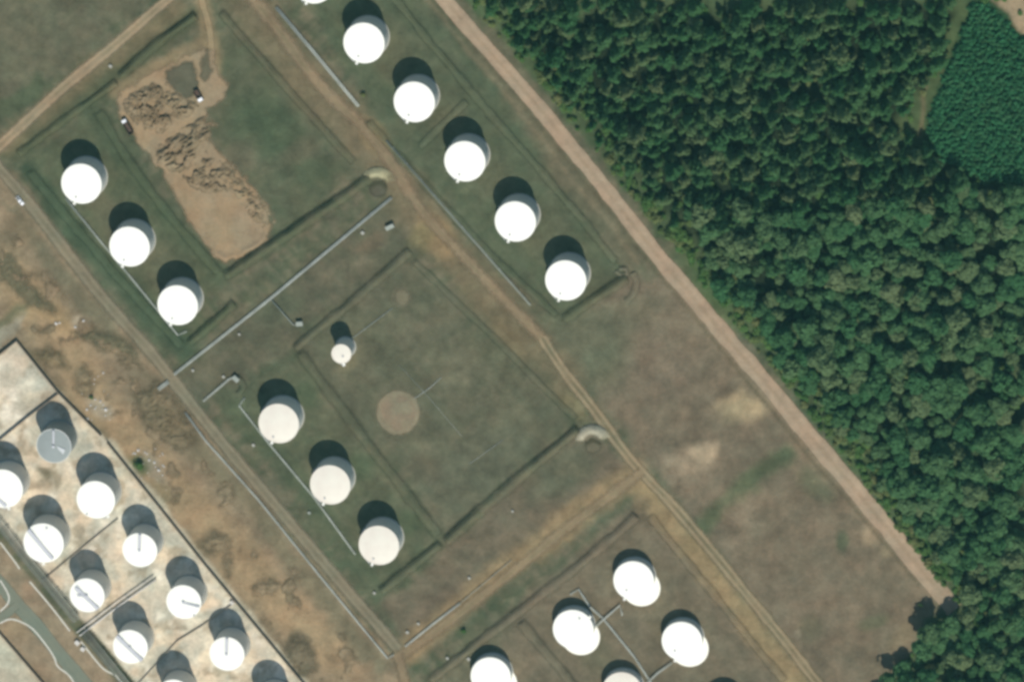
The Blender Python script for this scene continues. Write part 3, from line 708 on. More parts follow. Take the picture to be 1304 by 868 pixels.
ap = (9, 8.5, 1.0)  # offset and size of the added sunlit-wall disc
tank(807, 739, 25.3, HD, 'squat white tank at the top of the lower group', group=gD, lit_wall_disc=ap, hatch=(-9, 12), stub=(-13, 26), stair=False)
tank(730, 801, 25.5, HD, 'squat white tank left of the pipe crossing in the lower group', group=gD, lit_wall_disc=ap, hatch=(8, -14), stub=(22, -16), stair=False)
tank(868.5, 816, 25.3, HD, 'squat white tank right of the pipes in the lower group', group=gD, lit_wall_disc=ap, hatch=(-9, 12), stub=(-10, 28), stair=False)
tank(625, 861, 25.3, HD, 'squat white tank cut by the lower edge, leftmost of its group', group=gD, lit_wall_disc=ap, stub=None)
tank(792.5, 880, 25.3, HD, 'squat cream tank cut by the lower edge between white ones', 'cream', group=gD, lit_wall_disc=ap, hatch=None, stub=None)
tank(924, 901, 24, HD, 'tank mostly below the lower edge, only its dark shadow showing', group=gD, lit_wall_disc=ap, hatch=None, stub=None)
gE = 'tall white tanks in the walled yard'
HE = 16.8
tank(4, 622, 25, HE, 'white tank cut by the left edge of the walled yard', group=gE, stub=(8, 28), bars=[((-30, -8), (4, 22), 1.6)])
tank(68.5, 567.5, 22, 16.2, 'dull grey roofed tank at the upper corner of walled yard', 'grey', gE, hatch=None, stub=None, vent=True, bars=[((0, -20), (0, -3), 1.0)])
tank(122, 636, 24.3, HE, 'large plain white tank in the yard beside the wall gap', group=gE, hatch=(-11, 18), stub=(16, 22))
tank(55.5, 691, 25.6, HE, 'white tank crossed by a diagonal walkway, uppermost of its row', group=gE, hatch=(4, -19), stub=(0, 30), bars=[((-19, -17), (12, 20), 1.8)])
tank(178, 700, 22, HE, 'white tank with walkway pointing up, middle of the wall side row', group=gE, hatch=None, stub=None, vent=True, bars=[((0.5, -20), (0, -2), 1.3)])
tank(111, 757.5, 22, HE, 'white tank crossed by a forked walkway beside the double pipe', group=gE, hatch=None, stub=None, vent=True, bars=[((-14, -10), (14, 17), 1.8), ((-12, 0), (0, -1), 1.0)])
tank(234, 766, 22, HE, 'white tank with walkway pointing right, in the walled yard', group=gE, hatch=(13, 17), stub=None, vent=True, bars=[((20, 6), (2, 1), 1.0)])
tank(166, 823, 22, HE, 'white tank crossed by a diagonal walkway near the lower edge', group=gE, hatch=None, stub=None, vent=True, bars=[((-17, -14), (15, 17), 1.8)])
tank(289, 832, 22, HE, 'white tank with walkway pointing up, near the lower edge', group=gE, hatch=None, stub=None, vent=True, bars=[((0.5, -20), (0, -2), 1.3)])
tank(222, 886, 22, HE, 'yard tank cut by the lower edge, grey shaded wall showing', group=gE, hatch=None, stub=None)
tank(344, 898, 22, HE, 'yard tank below the lower edge beside the wall, shadow showing', group=gE, hatch=None, stub=None)
# pale plate on the grey roof
o = [q for q in bpy.data.objects if q.get('label', '').startswith('dull grey roofed')][0]
rf = [c for c in o.children if c.name.startswith('roof')][0]
ax, ay = G(68.5 + 8, 567.5 + 5, 17.2); bx, by = o.location.x, o.location.y
MB().prism([(float(ax) - bx - 1.8, float(ay) - by + 2.0), (float(ax) - bx - 1.2, float(ay) - by + .6), (float(ax) - bx + 1.6, float(ay) - by - 2.4), (float(ax) - bx + 2.6, float(ay) - by + .2)], 16.3, 17.15).build('roof_patch', M['pale_patch'], rf)

# ------------------------------------------------------------------ pipelines
def pipeline(pts, n, r, gap, label, mat='pipe', z=.9, sup=9.0, group=None, name='pipeline'):
    P = [G3(a, b, 0.0) for a, b in pts]
    t = thing(name, label, 'pipeline', P[0], 0.0, group); ox, oy = P[0][0], P[0][1]
    V = [Vector((p[0] - ox, p[1] - oy, 0)) for p in P]
    for k in range(n):
        of = (k - (n - 1) / 2) * gap; Q = []
        for i, p in enumerate(V):
            ds = []
            if i > 0: ds.append((p - V[i - 1]).normalized())
            if i < len(V) - 1: ds.append((V[i + 1] - p).normalized())
            nn = sum((Vector((-d.y, d.x, 0)) for d in ds), Vector()) ; nn.normalize()
            Q.append(p + nn * of + Vector((0, 0, z)))
        MB().tube(Q, r * (1.0 if k % 2 == 0 else .8), 8).build('pipe', M[mat], t, True)
    w = gap * (n - 1) + 2 * r + .3
    for a, b in zip(V[:-1], V[1:]):
        L = (b - a).length; m = int(L // sup)
        an = math.atan2(b.y - a.y, b.x - a.x)
        for j in range(m):
            p = a + (b - a) * ((j + .5) / max(1, m))
            MB().box((p.x, p.y, (z - r) / 2), (.35, w, z - r), an).build('support', M['concrete'], t)
    return t
pipeline([(352, 9), (400, 66), (457, 135)], 3, .22, .58, 'triple pipe rack ending beside the dirt track, upper row')
pipeline([(492, 178), (580, 279), (676, 388)], 2, .2, .6, 'long double pipeline beside the upper tank row', 'pipe_dull')
pipeline([(222, 476), (345, 379), (499, 251)], 2, .32, .8, 'long straight pale pipe rack across the grass strip')
pipeline([(346, 381), (374, 413), (384, 412)], 1, .3, .6, 'short pipe branching from the long pale rack', 'pipe_dull')
pipeline([(202, 495), (215, 485)], 3, .28, .68, 'short pale pipe stub left of the grey brown road')
pipeline([(259, 510), (292, 482), (301, 478)], 2, .24, .62, 'short double pipe running to the small valve station')
pipeline([(236, 524), (262, 560), (330, 636), (410, 735), (494, 837), (502, 832)], 2, .22, .58, 'very long pale pipeline beside the grey brown road')
pipeline([(312, 506), (305, 516), (343, 564), (400, 632), (453, 705)], 2, .2, .55, 'pipeline running past the middle row of tanks')
pipeline([(84, 252), (132, 311), (160, 344), (227, 426), (238, 421)], 2, .2, .55, 'pipeline running past the three left tanks', 'pipe')
pipeline([(516, 822), (552, 793), (586, 767)], 2, .25, .62, 'pale pipe rack beside the tan cross road')
pipeline([(586, 767), (652, 712)], 1, .16, .5, 'thin pipe continuing beside the tan cross road', 'pipe_dull')
pipeline([(726, 756), (737, 749), (752, 772), (769, 787), (808, 835), (832, 872)], 2, .22, .6, 'double pipe running through the lower tank group')
pipeline([(756, 799), (769, 787), (790, 769), (793, 782)], 2, .22, .6, 'short cross pipe between two lower tanks', z=1.5)
pipeline([(824, 868), (838, 855), (856, 842)], 2, .22, .6, 'short cross pipe to the right lower tank', z=1.5)
pipeline([(100, 806), (150, 768), (198, 734)], 2, .42, 2.2, 'double pale pipe crossing the walled yard', 'rubble', z=1.3)
pipeline([(424, 443), (452, 428), (500, 392)], 1, .2, .5, 'thin straight pipe from the small tank to bare patch', 'pipe_dull', z=.3)
pipeline([(528, 507), (548, 493), (562, 480)], 1, .16, .5, 'short thin pipe beside the round gravel base', 'pipe', z=.3)
pipeline([(508, 464), (548, 508), (588, 555)], 1, .1, .5, 'thin pipe crossing the empty field', 'pipe_dull', z=.2)
pipeline([(598, 590), (640, 560)], 1, .14, .5, 'faint thin pipe in the empty field near the bank', 'pipe_dull', z=.2)
# pipe rack on the yard's south-west side: raised on frames
def rack(pts, label, n=5, z=3.2):
    P = [G3(a, b, z) for a, b in pts]; ox, oy = P[0][:2]
    t = thing('pipe_rack', label, 'pipe rack', (ox, oy, 0)); V = [Vector((p[0] - ox, p[1] - oy, 0)) for p in P]
    for k in range(n):
        of = (k - (n - 1) / 2) * .95
        Q = []
        for i, p in enumerate(V):
            d = (V[min(i + 1, len(V) - 1)] - V[max(i - 1, 0)]).normalized(); Q.append(p + Vector((-d.y, d.x, 0)) * of + Vector((0, 0, z)))
        MB().tube(Q, (.3, .2, .26, .34, .2)[k % 5], 8).build('pipe', M[('pipe_dark', 'pipe_dull', 'pipe_dark', 'pipe_dark', 'pipe_dull')[k % 5]], t, True)
    for a, b in zip(V[:-1], V[1:]):
        L = (b - a).length; an = math.atan2(b.y - a.y, b.x - a.x); m = max(1, int(L / 7))
        for j in range(m):
            p = a + (b - a) * ((j + .5) / m); q = MB(); q.box((p.x, p.y, z - .5), (.3, 5.2, .3), an)
            for s in (-2.3, 2.3): q.box((p.x - math.sin(an) * s, p.y + math.cos(an) * s, (z - .65) / 2), (.3, .3, z - .65), an)
            q.build('frame', M['dark'], t)
rack([(-30, 628), (0, 668), (34, 712), (64, 748), (98, 790)], 'dark raised pipe rack on the yard side of the asphalt road')
rack([(108, 806), (136, 840), (176, 890)], 'lower length of the dark raised pipe rack near the lower edge')

# ------------------------------------------------------------------ walls and kerbs
def panel_wall(pts, label, h=2.6, name='yard_wall', plen=6.0, pmat='wall_panel'):
    P = [G3(a, b) for a, b in pts]; ox, oy = P[0][:2]
    t = thing(name, label, 'wall', (ox, oy, 0)); first = True
    for a, b in zip(P[:-1], P[1:]):
        A = Vector((a[0] - ox, a[1] - oy, 0)); B = Vector((b[0] - ox, b[1] - oy, 0)); L = (B - A).length; n = max(1, round(L / plen)); an = math.atan2(B.y - A.y, B.x - A.x)
        pm = MB().box((0, 0, h / 2), (L / n - .36, .22, h)).box((0, 0, h + .05), (L / n - .36, .34, .1)).mesh('panel', M[pmat])
        qm = MB().box((0, 0, (h + .2) / 2), (.34, .4, h + .2)).mesh('post', M['wall_post'])
        for k in range(n):
            p = A + (B - A) * ((k + .5) / n); o = link('panel', pm, t); o.location = p; o.rotation_euler.z = an + rnd.uniform(-.004, .004)
        for k in range(0 if first else 1, n + 1):
            p = A + (B - A) * (k / n); o = link('post', qm, t); o.location = p; o.rotation_euler.z = an
        first = False
panel_wall([(-40, 482), (22, 433), (50, 468), (75, 499), (129, 553)], 'dark wall round the upper corner of the pale tank yard')
panel_wall([(137, 562), (200, 640), (262, 718), (390, 872), (440, 932)], 'long dark wall between tank yard and bare brown ground')
panel_wall([(74, 501), (36, 530), (-40, 592)], 'dark cross wall above the grey roofed tank', 2.2)
panel_wall([(150, 660), (113, 690), (55, 738)], 'low dark cross wall between two yard tanks', 1.1, pmat='low_wall')
panel_wall([(298, 767), (257, 796), (226, 815), (178, 868), (160, 890)], 'low dark cross wall in the lower yard', 1.1, pmat='low_wall')
panel_wall([(-40, 760), (0, 804), (57, 870), (100, 920)], 'dark wall across the lower left corner beyond the verge', 2.4)

def kerb(pts, label, w=.8, h=.14, mat='kerb'):
    P = smooth_line([G3(a, b)[:2] for a, b in pts], 2); m = MB(); n = len(P); vs = []
    for i in range(n):
        d = Vector(P[min(i + 1, n - 1)]) - Vector(P[max(i - 1, 0)]); d.normalize(); nx, ny = -d.y, d.x
        for s, z in ((-1, 0), (-1, h), (1, h), (1, 0)): vs.append((P[i][0] + nx * s * w / 2, P[i][1] + ny * s * w / 2, z))
    fs = [(i * 4 + k, i * 4 + k + 1, i * 4 + k + 5, i * 4 + k + 4) for i in range(n - 1) for k in range(3)]
    m.add(vs, fs); o = m.build('kerb', M[mat], None); tag(o, label, None, None, 'structure')
kerb([(0, 690), (20, 716), (25, 724)], 'short pale kerb at the left edge')
kerb([(38, 740), (57, 762), (74, 783), (89, 803)], 'pale kerb along the verge below the pipe rack')
kerb([(103, 816), (120, 838), (133, 853), (150, 860), (162, 880)], 'pale kerb continuing toward the lower edge')
kerb([(0, 738), (12, 757), (11, 768), (0, 778)], 'pale kerb round the small island at left edge')
kerb([(0, 793), (14, 786), (36, 795), (48, 806), (70, 836), (72, 848), (88, 858), (96, 872)], 'pale kerb along the lower side of asphalt road')

# ------------------------------------------------------------------ small fixed things
def valve_box(px, py, s, label, mat='bright_white', h=1.0):
    t = thing('valve_box', label, 'valve box', G3(px, py), rnd.uniform(-.9, -.6))
    MB().box((0, 0, h / 2), (s, s * .9, h)).build('body', M[mat], t)
    MB().box((0, 0, h + .05), (s * 1.12, s * 1.0, .1)).build('lid', M[mat], t)
    MB().box((s * .2, 0, h + .15), (s * .3, .1, .1)).build('handle', M['steel'], t)
valve_box(462, 296, 1.6, 'small pale valve box on the grass below the pipe rack', 'concrete')
valve_box(477, 754, 1.3, 'tiny pale valve box at the foot of the middle tank row', 'concrete')
valve_box(519, 804, 1.4, 'small white valve box by the lower road junction', 'concrete')
valve_box(533, 793, 1.2, 'tiny pale valve box just above the tan cross road', 'concrete')
valve_box(598, 735, 1.2, 'tiny pale valve box in the brown strip below the bank', 'concrete')
valve_box(570, 837, 1.3, 'tiny white valve box left of the lower tank group', 'concrete')
valve_box(597, 838, 1.5, 'small pale valve box touching the lower left tank pipes', 'concrete')
valve_box(246, 471, 1.2, 'tiny pale valve box beside the lower end of the pale rack', 'concrete')
valve_box(285, 479, 1.3, 'small pale valve box above the short double pipe', 'concrete')
valve_box(323, 566, 1.4, 'tiny pale valve box left of the middle tank row', 'concrete')
valve_box(394, 652, 1.3, 'tiny green-edged valve box between two middle tanks', 'pipe_dull')
valve_box(305, 425, 1.1, 'tiny pale valve box beside the long pale rack', 'concrete')
valve_box(99, 817, 2.2, 'white box at the gap in the dark pipe rack, upper of two', 'rubble', 1.6)
valve_box(106, 825, 2.0, 'white box at the gap in the dark pipe rack, lower of two', 'rubble', 1.6)
valve_box(296, 766, 1.8, 'pale box where the cross wall meets the long yard wall', 'rubble', 1.5)
valve_box(141, 84, 1.5, 'pale box on the grass below the upper left road', 'concrete')
valve_box(653, 650, 1.0, 'tiny pale box in the brown strip near the cross road', 'concrete')
def hut(px, py, rz, label, L=4.6, Wd=2.6, h=2.6):
    t = thing('pump_hut', label, 'hut', G3(px, py), rz)
    MB().box((0, 0, h / 2), (L, Wd, h)).build('wall', M['concrete'], t)
    MB().add([(-L / 2 - .2, -Wd / 2 - .2, h + .05), (L / 2 + .2, -Wd / 2 - .2, h + .05), (L / 2 + .2, Wd / 2 + .2, h + .5), (-L / 2 - .2, Wd / 2 + .2, h + .5), (-L / 2 - .2, -Wd / 2 - .2, h), (L / 2 + .2, -Wd / 2 - .2, h), (L / 2 + .2, Wd / 2 + .2, h), (-L / 2 - .2, Wd / 2 + .2, h)],
             [(0, 1, 2, 3), (4, 7, 6, 5), (0, 4, 5, 1), (1, 5, 6, 2), (2, 6, 7, 3), (3, 7, 4, 0)]).build('roof', M['pipe_dull'], t)
    MB().box((L * .2, -Wd / 2 - .03, 1.0), (.9, .05, 2.0)).build('door', M['dark'], t)
hut(497, 288, .5, 'small pale hut on the grass beside the brown track', 4.2, 1.8, 2.0)
hut(382, 411, .1, 'tiny grey pump hut at the end of the pipe branch', 3.0, 2.0, 2.0)
hut(301, 481, -.7, 'small grey pump hut at the valve station', 3.2, 2.2, 2.0)

# rubble lumps left of the track, each a block of its own
def lump(px, py, s, label, mat='rubble', group='broken concrete dumped outside the yard wall'):
    s *= rnd.uniform(.6, .95); px += rnd.uniform(-2.5, 2.5); py += rnd.uniform(-2.5, 2.5)
    x, y = G(px, py); m = MB(); n = 7
    ang = sorted(rnd.uniform(0, 6.28) for _ in range(n)); b = [(s * rnd.uniform(.6, 1) * math.cos(a), s * rnd.uniform(.6, 1) * math.sin(a)) for a in [k * 6.283 / n + rnd.uniform(-.3, .3) for k in range(n)]]
    hh = s * rnd.uniform(.5, .9); vs = [(u, v, 0) for u, v in b] + [(u * .7 + rnd.uniform(-.1, .1), v * .7, hh * rnd.uniform(.7, 1.1)) for u, v in b]
    m.add(vs, [tuple(range(n - 1, -1, -1)), tuple(range(n, 2 * n))] + [(i, (i + 1) % n, n + (i + 1) % n, n + i) for i in range(n)])
    o = m.build('rubble_block', M[mat]); o.location = (float(x), float(y), .15); tag(o, label, 'rubble', group)
for (px, py, s) in [(113, 519, 1.2), (134, 522, 1.5), (130, 516, .9), (137, 529, .8), (126, 512, .8), (142, 533, .7), (119, 509, .8), (108, 482, .9), (111, 479, .6)]:
    lump(px, py, s, 'pale broken concrete block dumped beside the yard wall')
for (px, py, s) in [(190, 583, 1.3), (195, 588, 1.1), (187, 578, .8), (203, 600, 1.4), (206, 593, .9), (205, 606, .8), (172, 575, 1.0), (178, 573, 1.2), (199, 595, .8), (184, 574, .7)]:
    lump(px, py, s, 'pale broken block in the rubble trail by the green bush')
for k in range(26):
    lump(rnd.uniform(100, 142), rnd.uniform(470, 545), rnd.uniform(.4, .9), 'pale broken concrete block dumped beside the yard wall')
for k in range(22):
    lump(rnd.uniform(170, 212), rnd.uniform(566, 622), rnd.uniform(.4, .9), 'pale broken block in the rubble trail by the green bush')
for (px, py, s) in [(72, 413, 1.6), (78, 412, 1.0), (98, 414, 1.0), (105, 410, 1.2)]:
    lump(px, py, s, 'pale lump of dumped rubble above the yard corner')

# ------------------------------------------------------------------ vehicles
def wheels(t, xs, ys, r, w=.28):
    for x in xs:
        for y in ys:
            o = MB().tube([(x, y - w / 2, r), (x, y + w / 2, r)], r, 16).build('wheel', M['rubber'], t)
            MB().tube([(x, y - w / 2 - .02, r), (x, y + w / 2 + .02, r)], r * .5, 10).build('rim', M['steel'], o)
def side_prism(m, prof, y0, y1):
    n = len(prof); vs = [(x, y0, z) for x, z in prof] + [(x, y1, z) for x, z in prof]
    return m.add(vs, [tuple(range(n)), tuple(range(2 * n - 1, n - 1, -1))] + [((i + 1) % n, i, n + i, n + (i + 1) % n) for i in range(n)])
def pickup(px, py, rz, label):
    t = thing('pickup_truck', label, 'truck', G3(px, py), rz)
    side_prism(MB(), [(-2.5, .45), (2.55, .45), (2.6, .85), (2.4, 1.05), (1.1, 1.12), (-2.55, 1.1)], -.9, .9).build('body', M['car_white'], t)
    side_prism(MB(), [(-.75, 1.1), (1.2, 1.12), (.55, 1.75), (-.6, 1.78)], -.8, .8).build('cab', M['car_white'], t)
    MB().add([(1.17, -.72, 1.17), (1.17, .72, 1.17), (.6, .66, 1.72), (.6, -.66, 1.72)], [(0, 1, 2, 3)]).build('windscreen', M['glass'], t)
    MB().box((-1.65, 0, 1.105), (1.5, 1.5, .03)).build('load_bed', M['dark'], t)
    for s in (-1, 1): MB().box((.2, s * .805, 1.42), (1.1, .02, .4)).build('window', M['glass'], t)
    wheels(t, (-1.6, 1.6), (-.8, .8), .38)
pickup(26, 255, math.radians(-52), 'white pickup parked on the road beside the left tank row')
def truck(px, py, rz, label, L, Wd, cabm, bedm, hb=2.7):
    t = thing('dump_truck', label, 'truck', G3(px, py), rz)
    MB().box((0, 0, .85), (L, .9, .3)).build('chassis', M['dark'], t)
    c = L / 2 - 1.0
    side_prism(MB(), [(c - 1.0, .9), (c + .95, .9), (c + 1.0, 1.7), (c + .7, 2.6), (c - .9, 2.7)], -Wd / 2 + .1, Wd / 2 - .1).build('cab', M[cabm], t)
    MB().add([(c + 1.02, -Wd / 2 + .3, 1.75), (c + 1.02, Wd / 2 - .3, 1.75), (c + .74, Wd / 2 - .35, 2.5), (c + .74, -Wd / 2 + .35, 2.5)], [(0, 1, 2, 3)]).build('windscreen', M['glass'], t)
    x0, x1 = -L / 2, c - 1.15; m = MB()
    m.box(((x0 + x1) / 2, 0, 1.15), (x1 - x0, Wd, .2))
    for s in (-1, 1): m.box(((x0 + x1) / 2, s * (Wd / 2 - .06), (1.25 + hb) / 2), (x1 - x0, .12, hb - 1.25))
    m.box((x1 - .06, 0, (1.25 + hb) / 2 + .1), (.12, Wd - .26, hb - 1.05)); m.box((x0 + .06, 0, (1.25 + hb) / 2 - .05), (.12, Wd - .26, hb - 1.4))
    m.build('dump_body', M[bedm], t)
    wheels(t, (-L / 2 + .9, -L / 2 + 2.1, c), (-Wd / 2 + .2, Wd / 2 - .2), .5, .34)
truck(253.5, 121, math.radians(-60), 'dark brown tipper truck with white cab at the pit track', 6.4, 2.6, 'car_white', 'truck_brown')
truck(163, 160, math.radians(120), 'long dark truck parked on the left rim of the pit', 8.6, 2.5, 'car_white', 'truck_brown', 3.0)

# ------------------------------------------------------------------ trees
def crown_mesh(name, kind, seed, mat):
    r = random.Random(seed); vs = []; fs = []
    if kind == 'conifer': R, z0, z1, n, sz = 3.9, 4.0, 12.5, 460, 1.5
    elif kind == 'broad': R, z0, z1, n, sz = 4.5, 3.5, 11.5, 480, 1.65
    elif kind == 'young': R, z0, z1, n, sz = 2.1, .3, 3.0, 110, 1.3
    else: R, z0, z1, n, sz = 1.8, .1, 2.6, 150, .8
    lob = [(r.uniform(0, 6.28), r.uniform(.12, .3), r.choice((2, 3, 4, 5))) for _ in range(3)]
    cl = []
    if kind in ('broad', 'shrub'):
        for _ in range(7):
            a = r.uniform(0, 6.28); q = r.uniform(.25, .62) * R; cl.append((q * math.cos(a), q * math.sin(a), z0 + (z1 - z0) * r.uniform(.4, .78), R * r.uniform(.38, .58)))
        cl.append((0, 0, z0 + (z1 - z0) * .62, R * .62))
    for k in range(n):
        if kind in ('conifer', 'young'):
            q = r.random() ** .62; z = z1 - (z1 - z0) * q; a = r.uniform(0, 6.28)
            rad = R * (q ** .58) * (1 + sum(w * math.sin(m * a + p) for p, w, m in lob)) * (.72 + .28 * math.sin(z * 3.1 + seed)) * r.uniform(.55, 1.05)
            c = Vector((rad * math.cos(a), rad * math.sin(a), z)); nrm = Vector((math.cos(a), math.sin(a), .9))
        else:
            cx, cy, cz, cr = r.choice(cl)
            u = Vector((r.gauss(0, 1), r.gauss(0, 1), abs(r.gauss(0, 1)) * .9 - .15)).normalized()
            c = Vector((cx, cy, cz)) + u * cr * r.uniform(.8, 1.05); c.z = max(c.z, z0 * .8); nrm = u + Vector((0, 0, .35))
        nrm = (nrm.normalized() + Vector((r.gauss(0, .26), r.gauss(0, .26), r.gauss(0, .22)))).normalized()
        t1 = nrm.orthogonal().normalized(); t2 = nrm.cross(t1); an = r.uniform(0, 6.28); e1 = t1 * math.cos(an) + t2 * math.sin(an); e2 = nrm.cross(e1)
        s1 = sz * r.uniform(.5, 1.1) * .62; s2 = s1 * r.uniform(.5, .95); b = len(vs)
        vs += [tuple(c - e1 * s1), tuple(c + e2 * s2 + nrm * .06), tuple(c + e1 * s1), tuple(c - e2 * s2 + nrm * .06)]; fs.append((b, b + 1, b + 2, b + 3))
    me = bpy.data.meshes.new(name); me.from_pydata(vs, [], fs); me.materials.append(mat); me.update(); return me
def trunk_mesh(kind, seed):
    r = random.Random(seed); m = MB(); h = 11.5 if kind == 'conifer' else 8.0
    m.tube([(0, 0, -.1), (.05, .03, h * .4), (0.1, -.05, h)], [.26, .18, .05], 7)
    for k in range(5):
        a = r.uniform(0, 6.28); z = h * r.uniform(.4, .75); L = 1.4 if kind == 'conifer' else 2.4
        m.tube([(.05, 0, z), (L * .5 * math.cos(a), L * .5 * math.sin(a), z + .6), (L * math.cos(a), L * math.sin(a), z + (1.0 if kind == 'conifer' else 1.8))], [.09, .06, .03], 5)
    return m.mesh('trunk', M['bark'])
NV = 6
CR = {'conifer': [crown_mesh('crown', 'conifer', 100 + k, M['leaf_conifer']) for k in range(NV)],
      'broad': [crown_mesh('crown', 'broad', 200 + k, M['leaf_broad']) for k in range(NV)]}
TR = {'conifer': [trunk_mesh('conifer', 300 + k) for k in range(2)], 'broad': [trunk_mesh('broad', 320 + k) for k in range(2)]}
YG = [crown_mesh('young_tree', 'young', 400 + k, M['leaf_young']) for k in range(5)]
SH = [crown_mesh('shrub', 'shrub', 500 + k, M['leaf_shrub']) for k in range(5)]

CLEAR = [[(1228, -10), (1340, 30), (1340, 236), (1262, 238), (1190, 205), (1176, 182), (1166, 170), (1178, 130), (1190, 100), (1212, 60)],
         ]
EDGE = [(583, -10), (660, 80), (740, 175), (800, 250), (860, 325), (905, 380), (960, 445), (1020, 520), (1085, 600), (1160, 700), (1215, 765), (1186, 787), (1150, 835), (1100, 900)]
tr = np.random.RandomState(5)
cand = []
s = 15.6
for j, yy in enumerate(np.arange(-40, 930, s * .88)):
    for xx in np.arange(560 + (j % 2) * s / 2, 1370, s):
        cand.append((xx + tr.uniform(-.38, .38) * s, yy + tr.uniform(-.38, .38) * s))
cand = np.array(cand)
sdF = sd_poly(cand[:, 0], cand[:, 1], FOREST); sdC = sd_poly(cand[:, 0], cand[:, 1], CLEAR[0])
dE = dist_line(cand[:, 0], cand[:, 1], EDGE)
gapn = fbm(cand[:, 0] / 30, cand[:, 1] / 30, 201, 3)
low = cand[:, 1] > 770
margin = 11.5 + 18 * fbm(cand[:, 0] / 40, cand[:, 1] / 40, 211, 3) * (cand[:, 0] > 780)
ok = (np.where(low, sdF > 3, sdF > margin)) & (sdC < -4) & (gapn < .74) & ~((cand[:, 0] > 1240) & (cand[:, 1] < 60))
cand = cand[ok]; dE = dE[ok]
mixn = fbm(cand[:, 0] / 60, cand[:, 1] / 60, 221, 3)
isb = (cand[:, 1] + (cand[:, 0] - 900) * .15 + (mixn - .5) * 260) > 285
LBL = {'conifer': 'dark narrow crowned tree in the closed upper forest', 'broad': 'mid green round crowned tree in the lower forest'}
GRP = {'conifer': 'conifers of the upper forest', 'broad': 'broadleaf trees of the lower forest'}
NM = {'conifer': 'conifer_tree', 'broad': 'broadleaf_tree'}
rest = {'conifer': [], 'broad': []}
inframe = (cand[:, 0] > 0) & (cand[:, 0] < 1300) & (cand[:, 1] > 2) & (cand[:, 1] < 866)
proto = {}
for kind, sel in (('conifer', ~isb), ('broad', isb)):
    ids = np.where(sel)[0]; ids = ids[np.argsort(dE[ids] + np.where(inframe[ids], 0, 5000))]
    for n_, i in enumerate(ids):
        r_ = random.Random(9000 + int(i)); sz = r_.choice((r_.uniform(.5, .8), r_.uniform(.75, 1.05), r_.uniform(1.0, 1.45))) * (1.0 if dE[i] > 22 else .8); hs = sz * r_.uniform(.7, 1.5)
        if kind == 'broad' and r_.random() < .12: sz *= 1.22
        zc = (9.0 if kind == 'conifer' else 8.2) * hs
        x, y = G(cand[i, 0], cand[i, 1], zc); x = float(x); y = float(y); rz = r_.uniform(0, 6.28); v = r_.randrange(NV)
        if n_ < 300:
            t = thing(NM[kind], LBL[kind], 'tree', (x, y, 0), rz, GRP[kind]); t.scale = (sz, sz, hs)
            a = link('crown', CR[kind][v], t); b = link('trunk', TR[kind][v % 2], t)
            proto.setdefault((kind, v), (a, b))
        else: rest[kind].append((x, y, rz, sz, hs, v))

def gn_scatter(name, objs, mat_for_points, pts, label, cat=None):
    """one object that repeats tree shapes at its points"""
    me = bpy.data.meshes.new(name); me.from_pydata([(p[0], p[1], 0) for p in pts], [], [])
    for nm, ty, k in (('rz', 'FLOAT', 2), ('sx', 'FLOAT', 3), ('sh', 'FLOAT', 4)):
        a = me.attributes.new(nm, ty, 'POINT'); a.data.foreach_set('value', np.array([p[k] for p in pts], np.float32))
    a = me.attributes.new('vi', 'INT', 'POINT'); a.data.foreach_set('value', np.array([p[5] for p in pts], np.int32))
    o = link(name, me); tag(o, label, cat, None, 'stuff')
    ng = bpy.data.node_groups.new(name, 'GeometryNodeTree')
    ng.interface.new_socket('Geometry', in_out='INPUT', socket_type='NodeSocketGeometry'); ng.interface.new_socket('Geometry', in_out='OUTPUT', socket_type='NodeSocketGeometry')
    N = ng.nodes; L = ng.links; gi = N.new('NodeGroupInput'); go = N.new('NodeGroupOutput'); js = N.new('GeometryNodeJoinGeometry')
    rz = N.new('GeometryNodeInputNamedAttribute'); rz.data_type = 'FLOAT'; rz.inputs[0].default_value = 'rz'
    sx = N.new('GeometryNodeInputNamedAttribute'); sx.data_type = 'FLOAT'; sx.inputs[0].default_value = 'sx'
    sh = N.new('GeometryNodeInputNamedAttribute'); sh.data_type = 'FLOAT'; sh.inputs[0].default_value = 'sh'
    vi = N.new('GeometryNodeInputNamedAttribute'); vi.data_type = 'INT'; vi.inputs[0].default_value = 'vi'
    cr = N.new('ShaderNodeCombineXYZ'); L.new(rz.outputs[0], cr.inputs[2])
    cs = N.new('ShaderNodeCombineXYZ'); L.new(sx.outputs[0], cs.inputs[0]); L.new(sx.outputs[0], cs.inputs[1]); L.new(sh.outputs[0], cs.inputs[2])
    e2r = N.new('FunctionNodeEulerToRotation'); L.new(cr.outputs[0], e2r.inputs[0])
    for v, ob in enumerate(objs):
        if ob is None: continue
        cmp_ = N.new('FunctionNodeCompare'); cmp_.data_type = 'INT'; cmp_.operation = 'EQUAL'
        ins = [q for q in cmp_.inputs if q.type == 'INT']; L.new(vi.outputs[0], ins[0]); ins[1].default_value = v
        if not isinstance(ob, (list, tuple)): ob = [ob]
        for q in ob:
            oi = N.new('GeometryNodeObjectInfo'); oi.transform_space = 'ORIGINAL'; oi.inputs['Object'].default_value = q; oi.inputs['As Instance'].default_value = True
            ip = N.new('GeometryNodeInstanceOnPoints'); L.new(gi.outputs[0], ip.inputs['Points']); L.new(cmp_.outputs[0], ip.inputs['Selection'])
            L.new(oi.outputs['Geometry'], ip.inputs['Instance']); L.new(e2r.outputs[0], ip.inputs['Rotation']); L.new(cs.outputs[0], ip.inputs['Scale'])
            L.new(ip.outputs[0], js.inputs[0])
    L.new(js.outputs[0], go.inputs[0])
    md = o.modifiers.new('repeat', 'NODES'); md.node_group = ng
    return o
